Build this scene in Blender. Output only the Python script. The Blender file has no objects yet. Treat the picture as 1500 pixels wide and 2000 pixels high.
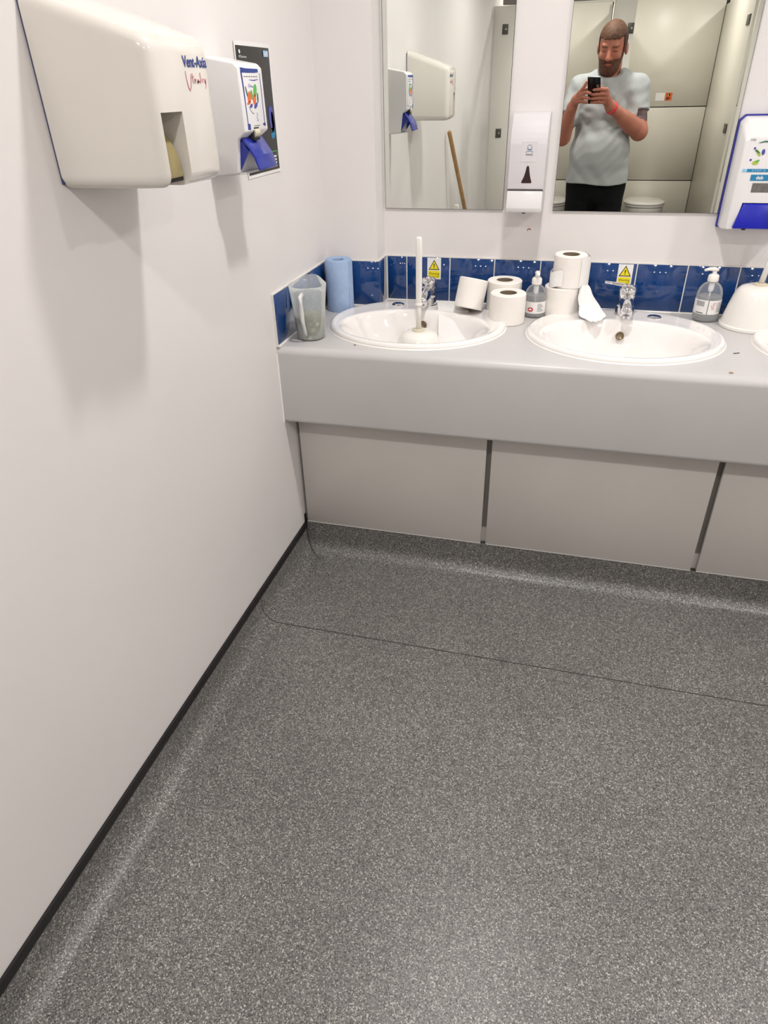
import bpy, bmesh, math, random
import numpy as np
from mathutils import Vector, Matrix, Euler
random.seed(7)
SC = bpy.context.scene
COL = SC.collection
PI = math.pi

# ------------------------------------------------------------------ camera
CAM = Vector((0.8181, -2.3407, 1.4097))
AX_R = Vector((0.96566542, 0.25879149, -0.02274341))     # image right
AX_U = Vector((-0.11953115, 0.52033367, 0.84555613))     # image up
AX_F = Vector((-0.23065689, 0.81380577, -0.53340188))    # viewing direction
cd = bpy.data.cameras.new('camera')
cam = bpy.data.objects.new('camera', cd)
COL.objects.link(cam)
mw = Matrix.Identity(4)
for i in range(3):
    mw[i][0], mw[i][1], mw[i][2], mw[i][3] = AX_R[i], AX_U[i], -AX_F[i], CAM[i]
cam.matrix_world = mw
cd.sensor_fit = 'HORIZONTAL'
cd.sensor_width = 36.0
cd.lens = 1311.95 * 36.0 / 1500.0
cd.clip_start = 0.01
SC.camera = cam

# ------------------------------------------------------------------ light and exposure
ZCEIL = 2.40
LAMP_POWER = 12.5
LAMP_COLOR = (1.0, 0.967, 0.942)
LAMP_SPOTS = [(0.72, -0.86), (2.2, -0.86), (0.72, -2.5), (2.2, -2.5), (0.45, -4.6), (1.36, -4.6), (2.3, -4.6)]
vs = SC.view_settings
vs.view_transform = 'Standard'
vs.look = 'None'
vs.exposure = 0.0
vs.gamma = 1.0
vs.use_curve_mapping = False
w = bpy.data.worlds.new('world')
SC.world = w
w.use_nodes = True
w.node_tree.nodes['Background'].inputs[0].default_value = (0.02, 0.02, 0.02, 1)
w.node_tree.nodes['Background'].inputs[1].default_value = 0.0
try:
    SC.cycles.adaptive_threshold = 0.03
    SC.cycles.max_bounces = 7
    SC.cycles.transparent_max_bounces = 16
    SC.cycles.sample_clamp_indirect = 6.0
except Exception:
    pass

# ------------------------------------------------------------------ materials
def lin(c):
    o = []
    for v in c:
        v = v / 255.0
        o.append(v / 12.92 if v <= 0.04045 else ((v + 0.055) / 1.055) ** 2.4)
    return o

MATS = {}

def mat(name, rgb, rough=0.5, metal=0.0, var=0.04, scale=12.0, bump=0.0, bscale=200.0, coat=0.0, spec=0.5, sub=0.0):
    m = bpy.data.materials.new(name)
    m.use_nodes = True
    nt = m.node_tree
    b = nt.nodes['Principled BSDF']
    c = lin(rgb)
    tc = nt.nodes.new('ShaderNodeTexCoord')
    no = nt.nodes.new('ShaderNodeTexNoise')
    no.inputs['Scale'].default_value = scale
    no.inputs['Detail'].default_value = 4
    nt.links.new(tc.outputs['Object'], no.inputs['Vector'])
    rp = nt.nodes.new('ShaderNodeValToRGB')
    rp.color_ramp.elements[0].position = 0.3
    rp.color_ramp.elements[1].position = 0.7
    rp.color_ramp.elements[0].color = [max(0, v * (1 - var)) for v in c] + [1]
    rp.color_ramp.elements[1].color = [min(1, v * (1 + var)) for v in c] + [1]
    nt.links.new(no.outputs['Fac'], rp.inputs['Fac'])
    nt.links.new(rp.outputs['Color'], b.inputs['Base Color'])
    b.inputs['Roughness'].default_value = rough
    b.inputs['Metallic'].default_value = metal
    b.inputs['Specular IOR Level'].default_value = spec
    b.inputs['Coat Weight'].default_value = coat
    if sub:
        b.inputs['Subsurface Weight'].default_value = sub
        b.inputs['Subsurface Scale'].default_value = 0.01
    if bump:
        n2 = nt.nodes.new('ShaderNodeTexNoise')
        n2.inputs['Scale'].default_value = bscale
        n2.inputs['Detail'].default_value = 3
        nt.links.new(tc.outputs['Object'], n2.inputs['Vector'])
        bp = nt.nodes.new('ShaderNodeBump')
        bp.inputs['Strength'].default_value = bump
        bp.inputs['Distance'].default_value = 0.002
        nt.links.new(n2.outputs['Fac'], bp.inputs['Height'])
        nt.links.new(bp.outputs['Normal'], b.inputs['Normal'])
    MATS[name] = m
    return m

def clear_mat(name, rgb, alpha, rough=0.05, translucent=0.0):
    """thin see-through plastic: transparent mixed with a glossy / translucent film"""
    m = bpy.data.materials.new(name)
    m.use_nodes = True
    nt = m.node_tree
    b = nt.nodes['Principled BSDF']
    out = nt.nodes['Material Output']
    c = lin(rgb)
    tc = nt.nodes.new('ShaderNodeTexCoord')
    no = nt.nodes.new('ShaderNodeTexNoise')
    no.inputs['Scale'].default_value = 30
    nt.links.new(tc.outputs['Object'], no.inputs['Vector'])
    rp = nt.nodes.new('ShaderNodeValToRGB')
    rp.color_ramp.elements[0].color = [v * 0.95 for v in c] + [1]
    rp.color_ramp.elements[1].color = [min(1, v * 1.05) for v in c] + [1]
    nt.links.new(no.outputs['Fac'], rp.inputs['Fac'])
    nt.links.new(rp.outputs['Color'], b.inputs['Base Color'])
    b.inputs['Roughness'].default_value = rough
    tr = nt.nodes.new('ShaderNodeBsdfTransparent')
    tr.inputs[0].default_value = [min(1, 0.55 + 0.5 * v) for v in c] + [1]
    mx = nt.nodes.new('ShaderNodeMixShader')
    fr = nt.nodes.new('ShaderNodeFresnel')
    fr.inputs['IOR'].default_value = 1.18
    ad = nt.nodes.new('ShaderNodeMath')
    ad.operation = 'ADD'
    ad.use_clamp = True
    ad.inputs[1].default_value = alpha
    nt.links.new(fr.outputs[0], ad.inputs[0])
    nt.links.new(ad.outputs[0], mx.inputs[0])
    nt.links.new(tr.outputs[0], mx.inputs[1])
    src = b.outputs[0]
    if translucent:
        tl = nt.nodes.new('ShaderNodeBsdfTranslucent')
        nt.links.new(rp.outputs['Color'], tl.inputs[0])
        m2 = nt.nodes.new('ShaderNodeMixShader')
        m2.inputs[0].default_value = translucent
        nt.links.new(src, m2.inputs[1])
        nt.links.new(tl.outputs[0], m2.inputs[2])
        src = m2.outputs[0]
    nt.links.new(src, mx.inputs[2])
    nt.links.new(mx.outputs[0], out.inputs['Surface'])
    MATS[name] = m
    return m

mat('wall_paint', (231, 227, 225), 0.42, var=0.015, scale=2.5, bump=0.06, bscale=260)
mat('rear_paint', (206, 203, 194), 0.5, var=0.02, scale=2)
mat('ceiling_paint', (238, 236, 232), 0.8, var=0.01)
mat('tile_blue', (16, 60, 118), 0.07, var=0.10, scale=9, coat=0.5)
mat('grout', (226, 222, 216), 0.8, var=0.04, scale=60)
mat('laminate_top', (196, 194, 193), 0.36, var=0.015, scale=8, bump=0.02, bscale=500, spec=0.4)
mat('laminate_panel', (211, 206, 201), 0.45, var=0.015, scale=6)
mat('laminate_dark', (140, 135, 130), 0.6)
mat('black_rubber', (24, 22, 23), 0.45, var=0.15, scale=80)
mat('seam', (62, 58, 56), 0.6)
mat('ceramic', (242, 238, 235), 0.06, var=0.01, coat=0.6)
mat('silicone', (240, 236, 230), 0.4)
mat('chrome', (225, 225, 228), 0.06, metal=1.0, var=0.02)
mat('brass_dark', (120, 105, 85), 0.35, metal=0.8, var=0.2, scale=300)
mat('dryer_white', (229, 224, 216), 0.16, var=0.01, coat=0.3)
mat('plastic_white', (232, 230, 230), 0.22, var=0.01)
mat('plastic_satin', (216, 212, 214), 0.48, var=0.01, spec=0.3)
mat('plastic_grey_white', (222, 221, 219), 0.3, var=0.01)
mat('brush_white', (240, 236, 230), 0.25, var=0.01)
mat('nozzle_khaki', (150, 136, 92), 0.4, var=0.12, scale=30)
mat('nozzle_cream', (212, 203, 178), 0.35)
mat('dark_gap', (40, 36, 36), 0.6)
mat('lever_blue', (30, 48, 150), 0.2, var=0.05)
mat('lever_royal', (14, 26, 170), 0.3, var=0.05)
mat('blue_edge', (34, 36, 140), 0.35)
mat('dryer_gap', (62, 72, 112), 0.5)
mat('print_blue', (32, 58, 140), 0.4)
mat('print_red', (206, 90, 100), 0.5)
mat('emblem_red', (200, 40, 48), 0.5)
mat('print_faded_red', (216, 148, 154), 0.5)
mat('print_grey', (120, 122, 128), 0.5)
mat('print_black', (26, 26, 28), 0.45)
mat('print_white', (235, 235, 235), 0.5)
mat('print_orange', (228, 104, 54), 0.5)
mat('print_green', (92, 178, 84), 0.5)
mat('print_dark_green', (40, 110, 84), 0.5)
mat('print_violet', (70, 78, 160), 0.5)
mat('print_yellow_green', (178, 192, 70), 0.5)
mat('print_teal', (30, 128, 176), 0.5)
mat('print_sky', (150, 200, 236), 0.5)
mat('print_yellow', (240, 222, 30), 0.45)
mat('paper_white', (238, 236, 234), 0.6)
mat('poster_black', (30, 28, 30), 0.25, var=0.25, scale=5)
mat('window_brown', (52, 34, 36), 0.2)
mat('window_grey', (112, 110, 106), 0.3, var=0.15, scale=80)
mat('tissue', (243, 238, 232), 0.9, var=0.02, bump=0.35, bscale=220, spec=0.2)
mat('tissue_loose', (242, 240, 238), 0.9, var=0.02, bump=0.3, bscale=180, spec=0.2)
mat('cardboard', (128, 112, 94), 0.85, var=0.1, scale=60)
mat('blue_tissue', (160, 182, 214), 0.9, var=0.05, scale=50, bump=0.5, bscale=160, spec=0.2)
mat('sludge', (142, 136, 114), 0.6, var=0.5, scale=110, bump=0.8, bscale=140)
mat('bead_white', (225, 222, 205), 0.4)
mat('wood_pole', (164, 128, 84), 0.55, var=0.15, scale=30)
mat('cubicle', (222, 217, 205), 0.38, var=0.015, scale=4)
mat('hinge_dark', (88, 88, 82), 0.4, metal=0.4)
mat('aluminium', (205, 206, 206), 0.3, metal=0.9)
mat('debris_dark', (52, 50, 50), 0.6)
mat('debris_tan', (170, 140, 112), 0.7)
mat('chip_brown', (150, 88, 62), 0.9, var=0.3, scale=300)
mat('lamp_ring', (235, 235, 235), 0.3)
mat('skin', (176, 110, 88), 0.5, var=0.06, scale=25, sub=0.08)
mat('tattoo', (96, 72, 74), 0.55, var=0.5, scale=60)
mat('shirt', (172, 175, 175), 0.85, var=0.03, scale=20, bump=0.5, bscale=45, spec=0.2)
mat('trouser', (11, 11, 13), 0.85, var=0.3, scale=20, spec=0.2)
mat('hair_dark', (66, 44, 32), 0.7, var=0.25, scale=120)
mat('hair', (84, 53, 31), 0.7, var=0.45, scale=90, bump=0.9, bscale=220)
mat('beard', (88, 52, 34), 0.7, var=0.45, scale=90, bump=0.9, bscale=220)
mat('brow', (120, 72, 54), 0.7)
mat('lip', (164, 94, 80), 0.5)
mat('band_red', (222, 60, 66), 0.4)
mat('phone_black', (16, 16, 18), 0.16, var=0.1)
mat('phone_edge', (190, 192, 196), 0.25, metal=0.8)
mat('shoe', (40, 40, 44), 0.6)
clear_mat('bottle_clear', (240, 242, 243), 0.13, 0.03)
clear_mat('gel_clear', (232, 232, 230), 0.36, 0.08, translucent=0.5)
clear_mat('jug_frost', (240, 243, 242), 0.27, 0.2, translucent=0.5)

def floor_material():
    m = bpy.data.materials.new('vinyl_speckle')
    m.use_nodes = True
    nt = m.node_tree
    b = nt.nodes['Principled BSDF']
    tc = nt.nodes.new('ShaderNodeTexCoord')
    vo = nt.nodes.new('ShaderNodeTexVoronoi')
    vo.inputs['Scale'].default_value = 460
    vo.inputs['Randomness'].default_value = 1
    nt.links.new(tc.outputs['Object'], vo.inputs['Vector'])
    sp = nt.nodes.new('ShaderNodeSeparateColor')
    nt.links.new(vo.outputs['Color'], sp.inputs[0])
    rp = nt.nodes.new('ShaderNodeValToRGB')
    rp.color_ramp.interpolation = 'LINEAR'
    e = rp.color_ramp.elements
    e[0].position = 0.0
    e[0].color = lin((56, 55, 54)) + [1]
    e[1].position = 1.0
    e[1].color = lin((190, 187, 182)) + [1]
    for p, c in ((0.16, (80, 78, 77)), (0.42, (104, 102, 100)), (0.72, (118, 116, 113)), (0.88, (140, 138, 134))):
        k = e.new(p)
        k.color = lin(c) + [1]
    nt.links.new(sp.outputs[0], rp.inputs['Fac'])
    no = nt.nodes.new('ShaderNodeTexNoise')
    no.inputs['Scale'].default_value = 2.2
    no.inputs['Detail'].default_value = 5
    nt.links.new(tc.outputs['Object'], no.inputs['Vector'])
    mr = nt.nodes.new('ShaderNodeMapRange')
    mr.inputs['From Min'].default_value = 0.3
    mr.inputs['From Max'].default_value = 0.7
    mr.inputs['To Min'].default_value = 0.88
    mr.inputs['To Max'].default_value = 1.1
    nt.links.new(no.outputs['Fac'], mr.inputs['Value'])
    mx = nt.nodes.new('ShaderNodeMix')
    mx.data_type = 'RGBA'
    mx.blend_type = 'MULTIPLY'
    mx.inputs[0].default_value = 1.0
    nt.links.new(rp.outputs['Color'], mx.inputs[6])
    nt.links.new(mr.outputs[0], mx.inputs[7])
    nt.links.new(mx.outputs[2], b.inputs['Base Color'])
    b.inputs['Roughness'].default_value = 0.36
    n2 = nt.nodes.new('ShaderNodeTexNoise')
    n2.inputs['Scale'].default_value = 420
    nt.links.new(tc.outputs['Object'], n2.inputs['Vector'])
    bp = nt.nodes.new('ShaderNodeBump')
    bp.inputs['Strength'].default_value = 0.22
    bp.inputs['Distance'].default_value = 0.001
    nt.links.new(n2.outputs['Fac'], bp.inputs['Height'])
    nt.links.new(bp.outputs['Normal'], b.inputs['Normal'])
    MATS['vinyl'] = m
floor_material()

def mirror_material():
    m = bpy.data.materials.new('mirror_silver')
    m.use_nodes = True
    nt = m.node_tree
    b = nt.nodes['Principled BSDF']
    tc = nt.nodes.new('ShaderNodeTexCoord')
    no = nt.nodes.new('ShaderNodeTexNoise')
    no.inputs['Scale'].default_value = 3
    nt.links.new(tc.outputs['Object'], no.inputs['Vector'])
    rp = nt.nodes.new('ShaderNodeValToRGB')
    rp.color_ramp.elements[0].color = (0.86, 0.885, 0.845, 1)
    rp.color_ramp.elements[1].color = (0.875, 0.90, 0.86, 1)
    nt.links.new(no.outputs['Fac'], rp.inputs['Fac'])
    nt.links.new(rp.outputs['Color'], b.inputs['Base Color'])
    b.inputs['Metallic'].default_value = 1.0
    b.inputs['Roughness'].default_value = 0.0
    MATS['mirror'] = m
mirror_material()

def emit_mat(name, col, s):
    m = bpy.data.materials.new(name)
    m.use_nodes = True
    b = m.node_tree.nodes['Principled BSDF']
    b.inputs['Emission Color'].default_value = list(col) + [1]
    b.inputs['Emission Strength'].default_value = s
    MATS[name] = m
emit_mat('lamp_glow', LAMP_COLOR, 3.0)

# ------------------------------------------------------------------ mesh helpers
ORG = {}      # world location of the thing an object belongs to

def tag(o, label=None, cat=None, group=None, kind=None):
    if label:
        o['label'] = label
    if cat:
        o['category'] = cat
    if group:
        o['group'] = group
    if kind:
        o['kind'] = kind
    return o

def thing(name, label, cat, loc=(0, 0, 0), rot=None, group=None):
    o = bpy.data.objects.new(name, None)
    o.empty_display_size = 0.05
    COL.objects.link(o)
    o.location = loc
    if rot is not None:
        o.rotation_euler = rot
    ORG[o.name] = Vector(loc)
    return tag(o, label, cat, group)

def obj(name, verts, faces, m, parent=None, smooth=False, local=False, angle=None, extra=None, fidx=None, keep=False):
    """one mesh object. With a parent, world-space verts are moved into the thing's own frame (unless local)."""
    V = np.array([tuple(v) for v in verts], dtype=float)
    if parent is not None:
        if not local:
            V = V - np.array(ORG[parent.name])
        loc = (0, 0, 0)
    elif keep:
        loc = (0, 0, 0)
    else:
        loc = ((V[:, 0].min() + V[:, 0].max()) / 2, (V[:, 1].min() + V[:, 1].max()) / 2, V[:, 2].min())
        V = V - np.array(loc)
    me = bpy.data.meshes.new(name)
    me.from_pydata(V.tolist(), [], [list(map(int, f)) for f in faces])
    me.materials.append(MATS[m])
    for x in (extra or []):
        me.materials.append(MATS[x])
    if fidx is not None:
        me.polygons.foreach_set('material_index', np.array(fidx, dtype=np.int32))
    bm = bmesh.new()
    bm.from_mesh(me)
    bmesh.ops.recalc_face_normals(bm, faces=bm.faces)
    bm.to_mesh(me)
    bm.free()
    if smooth:
        me.polygons.foreach_set('use_smooth', [True] * len(me.polygons))
        if angle:
            me.set_sharp_from_angle(angle=math.radians(angle))
    me.update()
    o = bpy.data.objects.new(name, me)
    COL.objects.link(o)
    o.location = loc
    if parent is not None:
        o.parent = parent
        ORG[o.name] = ORG[parent.name]
    else:
        ORG[o.name] = Vector(loc)
    return o

BOXF = [(0, 1, 3, 2), (4, 6, 7, 5), (0, 4, 5, 1), (2, 3, 7, 6), (0, 2, 6, 4), (1, 5, 7, 3)]

def box_vf(lo, hi):
    v = [(x, y, z) for x in (lo[0], hi[0]) for y in (lo[1], hi[1]) for z in (lo[2], hi[2])]
    return v, BOXF

def bevel_vf(v, f, r, seg=3):
    bm = bmesh.new()
    bv = [bm.verts.new(p) for p in v]
    for q in f:
        bm.faces.new([bv[i] for i in q])
    bmesh.ops.recalc_face_normals(bm, faces=bm.faces)
    bmesh.ops.bevel(bm, geom=list(bm.edges), offset=r, segments=seg, profile=0.5, affect='EDGES', clamp_overlap=True)
    bm.verts.index_update()
    V = [tuple(x.co) for x in bm.verts]
    F = [[x.index for x in q.verts] for q in bm.faces]
    bm.free()
    return V, F

def box(name, lo, hi, m, parent=None, bevel=0.0, seg=2, **k):
    v, f = box_vf(lo, hi)
    if bevel:
        v, f = bevel_vf(v, f, bevel, seg)
        k.setdefault('smooth', True)
        k.setdefault('angle', 50)
    return obj(name, v, f, m, parent, **k)

def hull8(name, p8, m, parent=None, bevel=0.0, seg=3, **k):
    """p8 in box order (x lo/hi, y lo/hi, z lo/hi)"""
    v, f = p8, BOXF
    if bevel:
        v, f = bevel_vf(v, f, bevel, seg)
        k.setdefault('smooth', True)
        k.setdefault('angle', 50)
    return obj(name, v, f, m, parent, **k)

def prism_vf(poly, axis, a, b):
    n = len(poly)
    def P(u, t):
        if axis == 'x':
            return (t, u[0], u[1])
        if axis == 'y':
            return (u[0], t, u[1])
        return (u[0], u[1], t)
    v = [P(u, a) for u in poly] + [P(u, b) for u in poly]
    f = [list(range(n))[::-1], list(range(n, 2 * n))]
    f += [(i, (i + 1) % n, n + (i + 1) % n, n + i) for i in range(n)]
    return v, f

def prism(name, poly, axis, a, b, m, parent=None, bevel=0.0, seg=2, **k):
    v, f = prism_vf(poly, axis, a, b)
    if bevel:
        v, f = bevel_vf(v, f, bevel, seg)
        k.setdefault('smooth', True)
        k.setdefault('angle', 40)
    return obj(name, v, f, m, parent, **k)

def loft_vf(rings, cap0=True, cap1=True, closed=True):
    n = len(rings[0])
    v = [p for r in rings for p in r]
    f = []
    for i in range(len(rings) - 1):
        for j in range(n if closed else n - 1):
            a, b = i * n + j, i * n + (j + 1) % n
            f.append((a, b, b + n, a + n))
    if closed and cap0:
        f.append(list(range(n))[::-1])
    if closed and cap1:
        f.append(list(range((len(rings) - 1) * n, len(rings) * n)))
    return v, f

def loft(name, rings, m, parent=None, cap0=True, cap1=True, closed=True, **k):
    v, f = loft_vf(rings, cap0, cap1, closed)
    k.setdefault('smooth', True)
    return obj(name, v, f, m, parent, **k)

def ring(cx, cy, z, rx, ry=None, n=32, p=2.0):
    ry = rx if ry is None else ry
    o = []
    for i in range(n):
        t = 2 * PI * i / n
        c, s = math.cos(t), math.sin(t)
        o.append((cx + rx * math.copysign(abs(c) ** (2 / p), c), cy + ry * math.copysign(abs(s) ** (2 / p), s), z))
    return o

def lathe(name, prof, m, parent=None, c=(0, 0), n=32, cap0=True, cap1=True, **k):
    k.setdefault('angle', 40)
    return loft(name, [ring(c[0], c[1], z, max(r, 1e-5), n=n) for r, z in prof], m, parent, cap0, cap1, **k)

def tube_rings(pts, rad, n=12, flat=1.0, up=(0, 0, 1)):
    pts = [Vector(p) for p in pts]
    if not isinstance(rad, (list, tuple)):
        rad = [rad] * len(pts)
    R = []
    for i, p in enumerate(pts):
        t = (pts[min(i + 1, len(pts) - 1)] - pts[max(i - 1, 0)]).normalized()
        u = Vector(up)
        if abs(t.dot(u)) > 0.95:
            u = Vector((1, 0, 0))
        a = t.cross(u).normalized()
        b = a.cross(t).normalized()
        R.append([tuple(p + a * rad[i] * math.cos(2 * PI * j / n) + b * rad[i] * flat * math.sin(2 * PI * j / n)) for j in range(n)])
    return R

def tube(name, pts, rad, m, parent=None, n=12, flat=1.0, **k):
    k.setdefault('angle', 50)
    return loft(name, tube_rings(pts, rad, n, flat), m, parent, **k)

def sheet(name, rows, m, parent=None, th=0.0006, **k):
    """thin paper from rows of points, with a little thickness"""
    nr, nc = len(rows), len(rows[0])
    P = np.array(rows, dtype=float)
    du = np.gradient(P, axis=0)
    dv = np.gradient(P, axis=1)
    N = np.cross(du, dv)
    N /= np.linalg.norm(N, axis=2, keepdims=True) + 1e-12
    A = (P + N * th / 2).reshape(-1, 3)
    B = (P - N * th / 2).reshape(-1, 3)
    v = np.vstack([A, B]).tolist()
    o = nr * nc
    f = []
    for i in range(nr - 1):
        for j in range(nc - 1):
            a = i * nc + j
            f.append((a, a + 1, a + nc + 1, a + nc))
            f.append((o + a, o + a + nc, o + a + nc + 1, o + a + 1))
    bd = [j for j in range(nc)] + [i * nc + nc - 1 for i in range(1, nr)] + [(nr - 1) * nc + j for j in range(nc - 2, -1, -1)] + [i * nc for i in range(nr - 2, 0, -1)]
    for i in range(len(bd)):
        a, b = bd[i], bd[(i + 1) % len(bd)]
        f.append((a, b, o + b, o + a))
    k.setdefault('smooth', True)
    k.setdefault('angle', 60)
    return obj(name, v, f, m, parent, **k)

def smooth_rows(rows, sub=6):
    """Catmull-Rom in both directions"""
    def cr(P, s):
        P = np.array(P, dtype=float)
        out = []
        n = len(P)
        for i in range(n - 1):
            p0, p1, p2, p3 = P[max(i - 1, 0)], P[i], P[i + 1], P[min(i + 2, n - 1)]
            for k in range(s):
                t = k / s
                out.append(0.5 * ((2 * p1) + (-p0 + p2) * t + (2 * p0 - 5 * p1 + 4 * p2 - p3) * t * t + (-p0 + 3 * p1 - 3 * p2 + p3) * t ** 3))
        out.append(P[-1])
        return np.array(out)
    a = cr(rows, sub)
    b = np.array([cr(r, sub) for r in a])
    return b

class Face:
    """a flat frame on a surface for print and lettering"""
    def __init__(s, o, u, v):
        s.o, s.u, s.v = Vector(o), Vector(u).normalized(), Vector(v)
        s.v = (s.v - s.u * s.v.dot(s.u)).normalized()
        s.n = s.u.cross(s.v).normalized()
    def p(s, a, b, h=0.0):
        return s.o + s.u * a + s.v * b + s.n * h

def flat(name, fr, poly, m, parent, h0=-0.0004, h1=0.0005, **k):
    n = len(poly)
    v = [fr.p(a, b, h0) for a, b in poly] + [fr.p(a, b, h1) for a, b in poly]
    f = [list(range(n))[::-1], list(range(n, 2 * n))] + [(i, (i + 1) % n, n + (i + 1) % n, n + i) for i in range(n)]
    return obj(name, v, f, m, parent, **k)

def rect(a0, b0, a1, b1):
    return [(a0, b0), (a1, b0), (a1, b1), (a0, b1)]

def oval(a, b, ra, rb, n=16, rot=0.0):
    return [(a + ra * math.cos(t) * math.cos(rot) - rb * math.sin(t) * math.sin(rot),
             b + ra * math.cos(t) * math.sin(rot) + rb * math.sin(t) * math.cos(rot)) for t in [2 * PI * i / n for i in range(n)]]

def stroke(pts, wd):
    """a pen stroke as a closed 2-D outline"""
    P = [Vector((a, b)) for a, b in pts]
    L, R = [], []
    for i, p in enumerate(P):
        t = (P[min(i + 1, len(P) - 1)] - P[max(i - 1, 0)])
        t.normalize()
        w_ = wd[i] if isinstance(wd, (list, tuple)) else wd
        n = Vector((-t.y, t.x)) * w_ / 2
        L.append(tuple(p + n))
        R.append(tuple(p - n))
    return L + R[::-1]

def lettering(name, s, fr, a, b, size, m, parent, width=None, bold=0.0, shear=0.0, h=0.0005):
    cu = bpy.data.curves.new('t', 'FONT')
    cu.body = s
    cu.size = size
    cu.offset = bold
    cu.shear = shear
    cu.resolution_u = 3
    t = bpy.data.objects.new('t', cu)
    COL.objects.link(t)
    bpy.context.view_layer.update()
    me = bpy.data.meshes.new_from_object(t.evaluated_get(bpy.context.evaluated_depsgraph_get()))
    bpy.data.objects.remove(t)
    V = [tuple(v.co) for v in me.vertices]
    F = [list(p.vertices) for p in me.polygons]
    if not V:
        return None
    x0 = min(v[0] for v in V)
    x1 = max(v[0] for v in V)
    sx = (width / (x1 - x0)) if width else 1.0
    P = [fr.p(a + (v[0] - x0) * sx, b + v[1], h) for v in V]
    bpy.data.meshes.remove(me)
    return obj(name, P, F, m, parent)

def boolean_cut(o, cutters):
    for c in cutters:
        md = o.modifiers.new('cut', 'BOOLEAN')
        md.operation = 'DIFFERENCE'
        md.solver = 'EXACT'
        md.object = c
    bpy.context.view_layer.update()
    me = bpy.data.meshes.new_from_object(o.evaluated_get(bpy.context.evaluated_depsgraph_get()))
    o.modifiers.clear()
    o.data = me
    for c in cutters:
        bpy.data.objects.remove(c)
    me.polygons.foreach_set('use_smooth', [True] * len(me.polygons))
    me.set_sharp_from_angle(angle=math.radians(35))

def copy_tree(o, parent=None):
    c = o.copy()
    COL.objects.link(c)
    if parent is not None:
        c.parent = parent
    ORG[c.name] = ORG.get(o.name, Vector((0, 0, 0)))
    for ch in list(o.children):
        copy_tree(ch, c)
    return c

def struct(o):
    o['kind'] = 'structure'
    return o

# ------------------------------------------------------------------ key sizes (metres, from the photograph)
ZC, YC, YP, ZCB, ZS = 0.774, -0.567, -0.483, 0.535, 0.1134
ZT = 0.922
XR, YR = 2.75, -5.5           # right wall, wall behind the cubicles
BX, BY = 0.188, -0.0945       # tile faces of the boxed-out corner
TT = 0.007                    # tile thickness

# ------------------------------------------------------------------ room shell
floor = struct(box('floor', (-0.1, YR - 0.1, -0.1), (XR + 0.1, 0.1, 0.0), 'vinyl', keep=True))
struct(box('ceiling', (-0.1, YR - 0.1, ZCEIL), (XR + 0.1, 0.1, ZCEIL + 0.1), 'ceiling_paint', keep=True))
wall_left = struct(box('wall_left', (-0.1, YR, 0), (0.0, 0.1, ZCEIL), 'wall_paint', keep=True))
wall_back = struct(box('wall_back', (0.0, TT, 0), (XR, 0.1, ZCEIL), 'wall_paint', keep=True))
wall_box = struct(box('wall_boxing', (0.0, BY + TT, ZC), (BX - TT, TT, ZCEIL), 'wall_paint', keep=True))
struct(box('wall_right', (XR, YR, 0), (XR + 0.1, 0.1, ZCEIL), 'wall_paint', keep=True))
wall_rear = struct(box('wall_rear', (-0.1, YR - 0.1, 0), (XR + 0.1, YR, ZCEIL), 'rear_paint', keep=True))

def cove_profile(d0=0.004, top=0.092, r=0.05):
    pr = [(d0, top), (d0, r)]
    for i in range(1, 9):
        t = PI / 2 * i / 8
        pr.append((d0 + r * (1 - math.cos(t)), r * (1 - math.sin(t)) + 0.0008))
    pr.append((d0 + r + 0.012, 0.0006))
    return pr

pr = cove_profile()
v, f = loft_vf([[(d, YR, z) for d, z in pr], [(d, YP - d, z) for d, z in pr]], closed=False)
struct(obj('baseboard_left', v, f, 'vinyl', smooth=True, keep=True))
pr2 = cove_profile(0.0, ZS - 0.0005, 0.045)
v, f = loft_vf([[(d + 0.004, YP + 0.004 - d, z) for d, z in pr2], [(XR, YP + 0.004 - d, z) for d, z in pr2]], closed=False)
struct(obj('baseboard_back', v, f, 'vinyl', smooth=True, keep=True))
# black capping strip along the left wall, turning up a little at the vanity
strip = struct(box('trim_1', (0.0, YR, 0.090), (0.0065, YP - 0.001, 0.1145), 'black_rubber', keep=True))
box('strip_end', (0.0, YP - 0.006, 0.1145), (0.004, YP + 0.004, 0.145), 'black_rubber', strip)
# welded seam across the vinyl, running up the cove
def ribbon(name, pts, wid, wdir, parent):
    rows = [[tuple(Vector(p) - Vector(wdir) * wid / 2), tuple(Vector(p) + Vector(wdir) * wid / 2)] for p in pts]
    v, f = loft_vf(rows, closed=False)
    return obj(name, v, f, 'seam', parent)
cv = [(d + 0.0007, z + 0.0012) for d, z in pr]
pts = [(cv[0][0], -0.886, cv[0][1])] + [(d, -0.888 - 0.006 * i / len(cv), z) for i, (d, z) in enumerate(cv)] + [(XR, -0.897, 0.0008)]
ribbon('weld_seam', pts, 0.0021, (0, 1, 0), floor)
cm = [(d + 0.0008, YP - d - 0.0005, z + 0.001) for d, z in pr]
ribbon('weld_seam', cm, 0.003, (0.7, 0.7, 0), floor)

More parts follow.
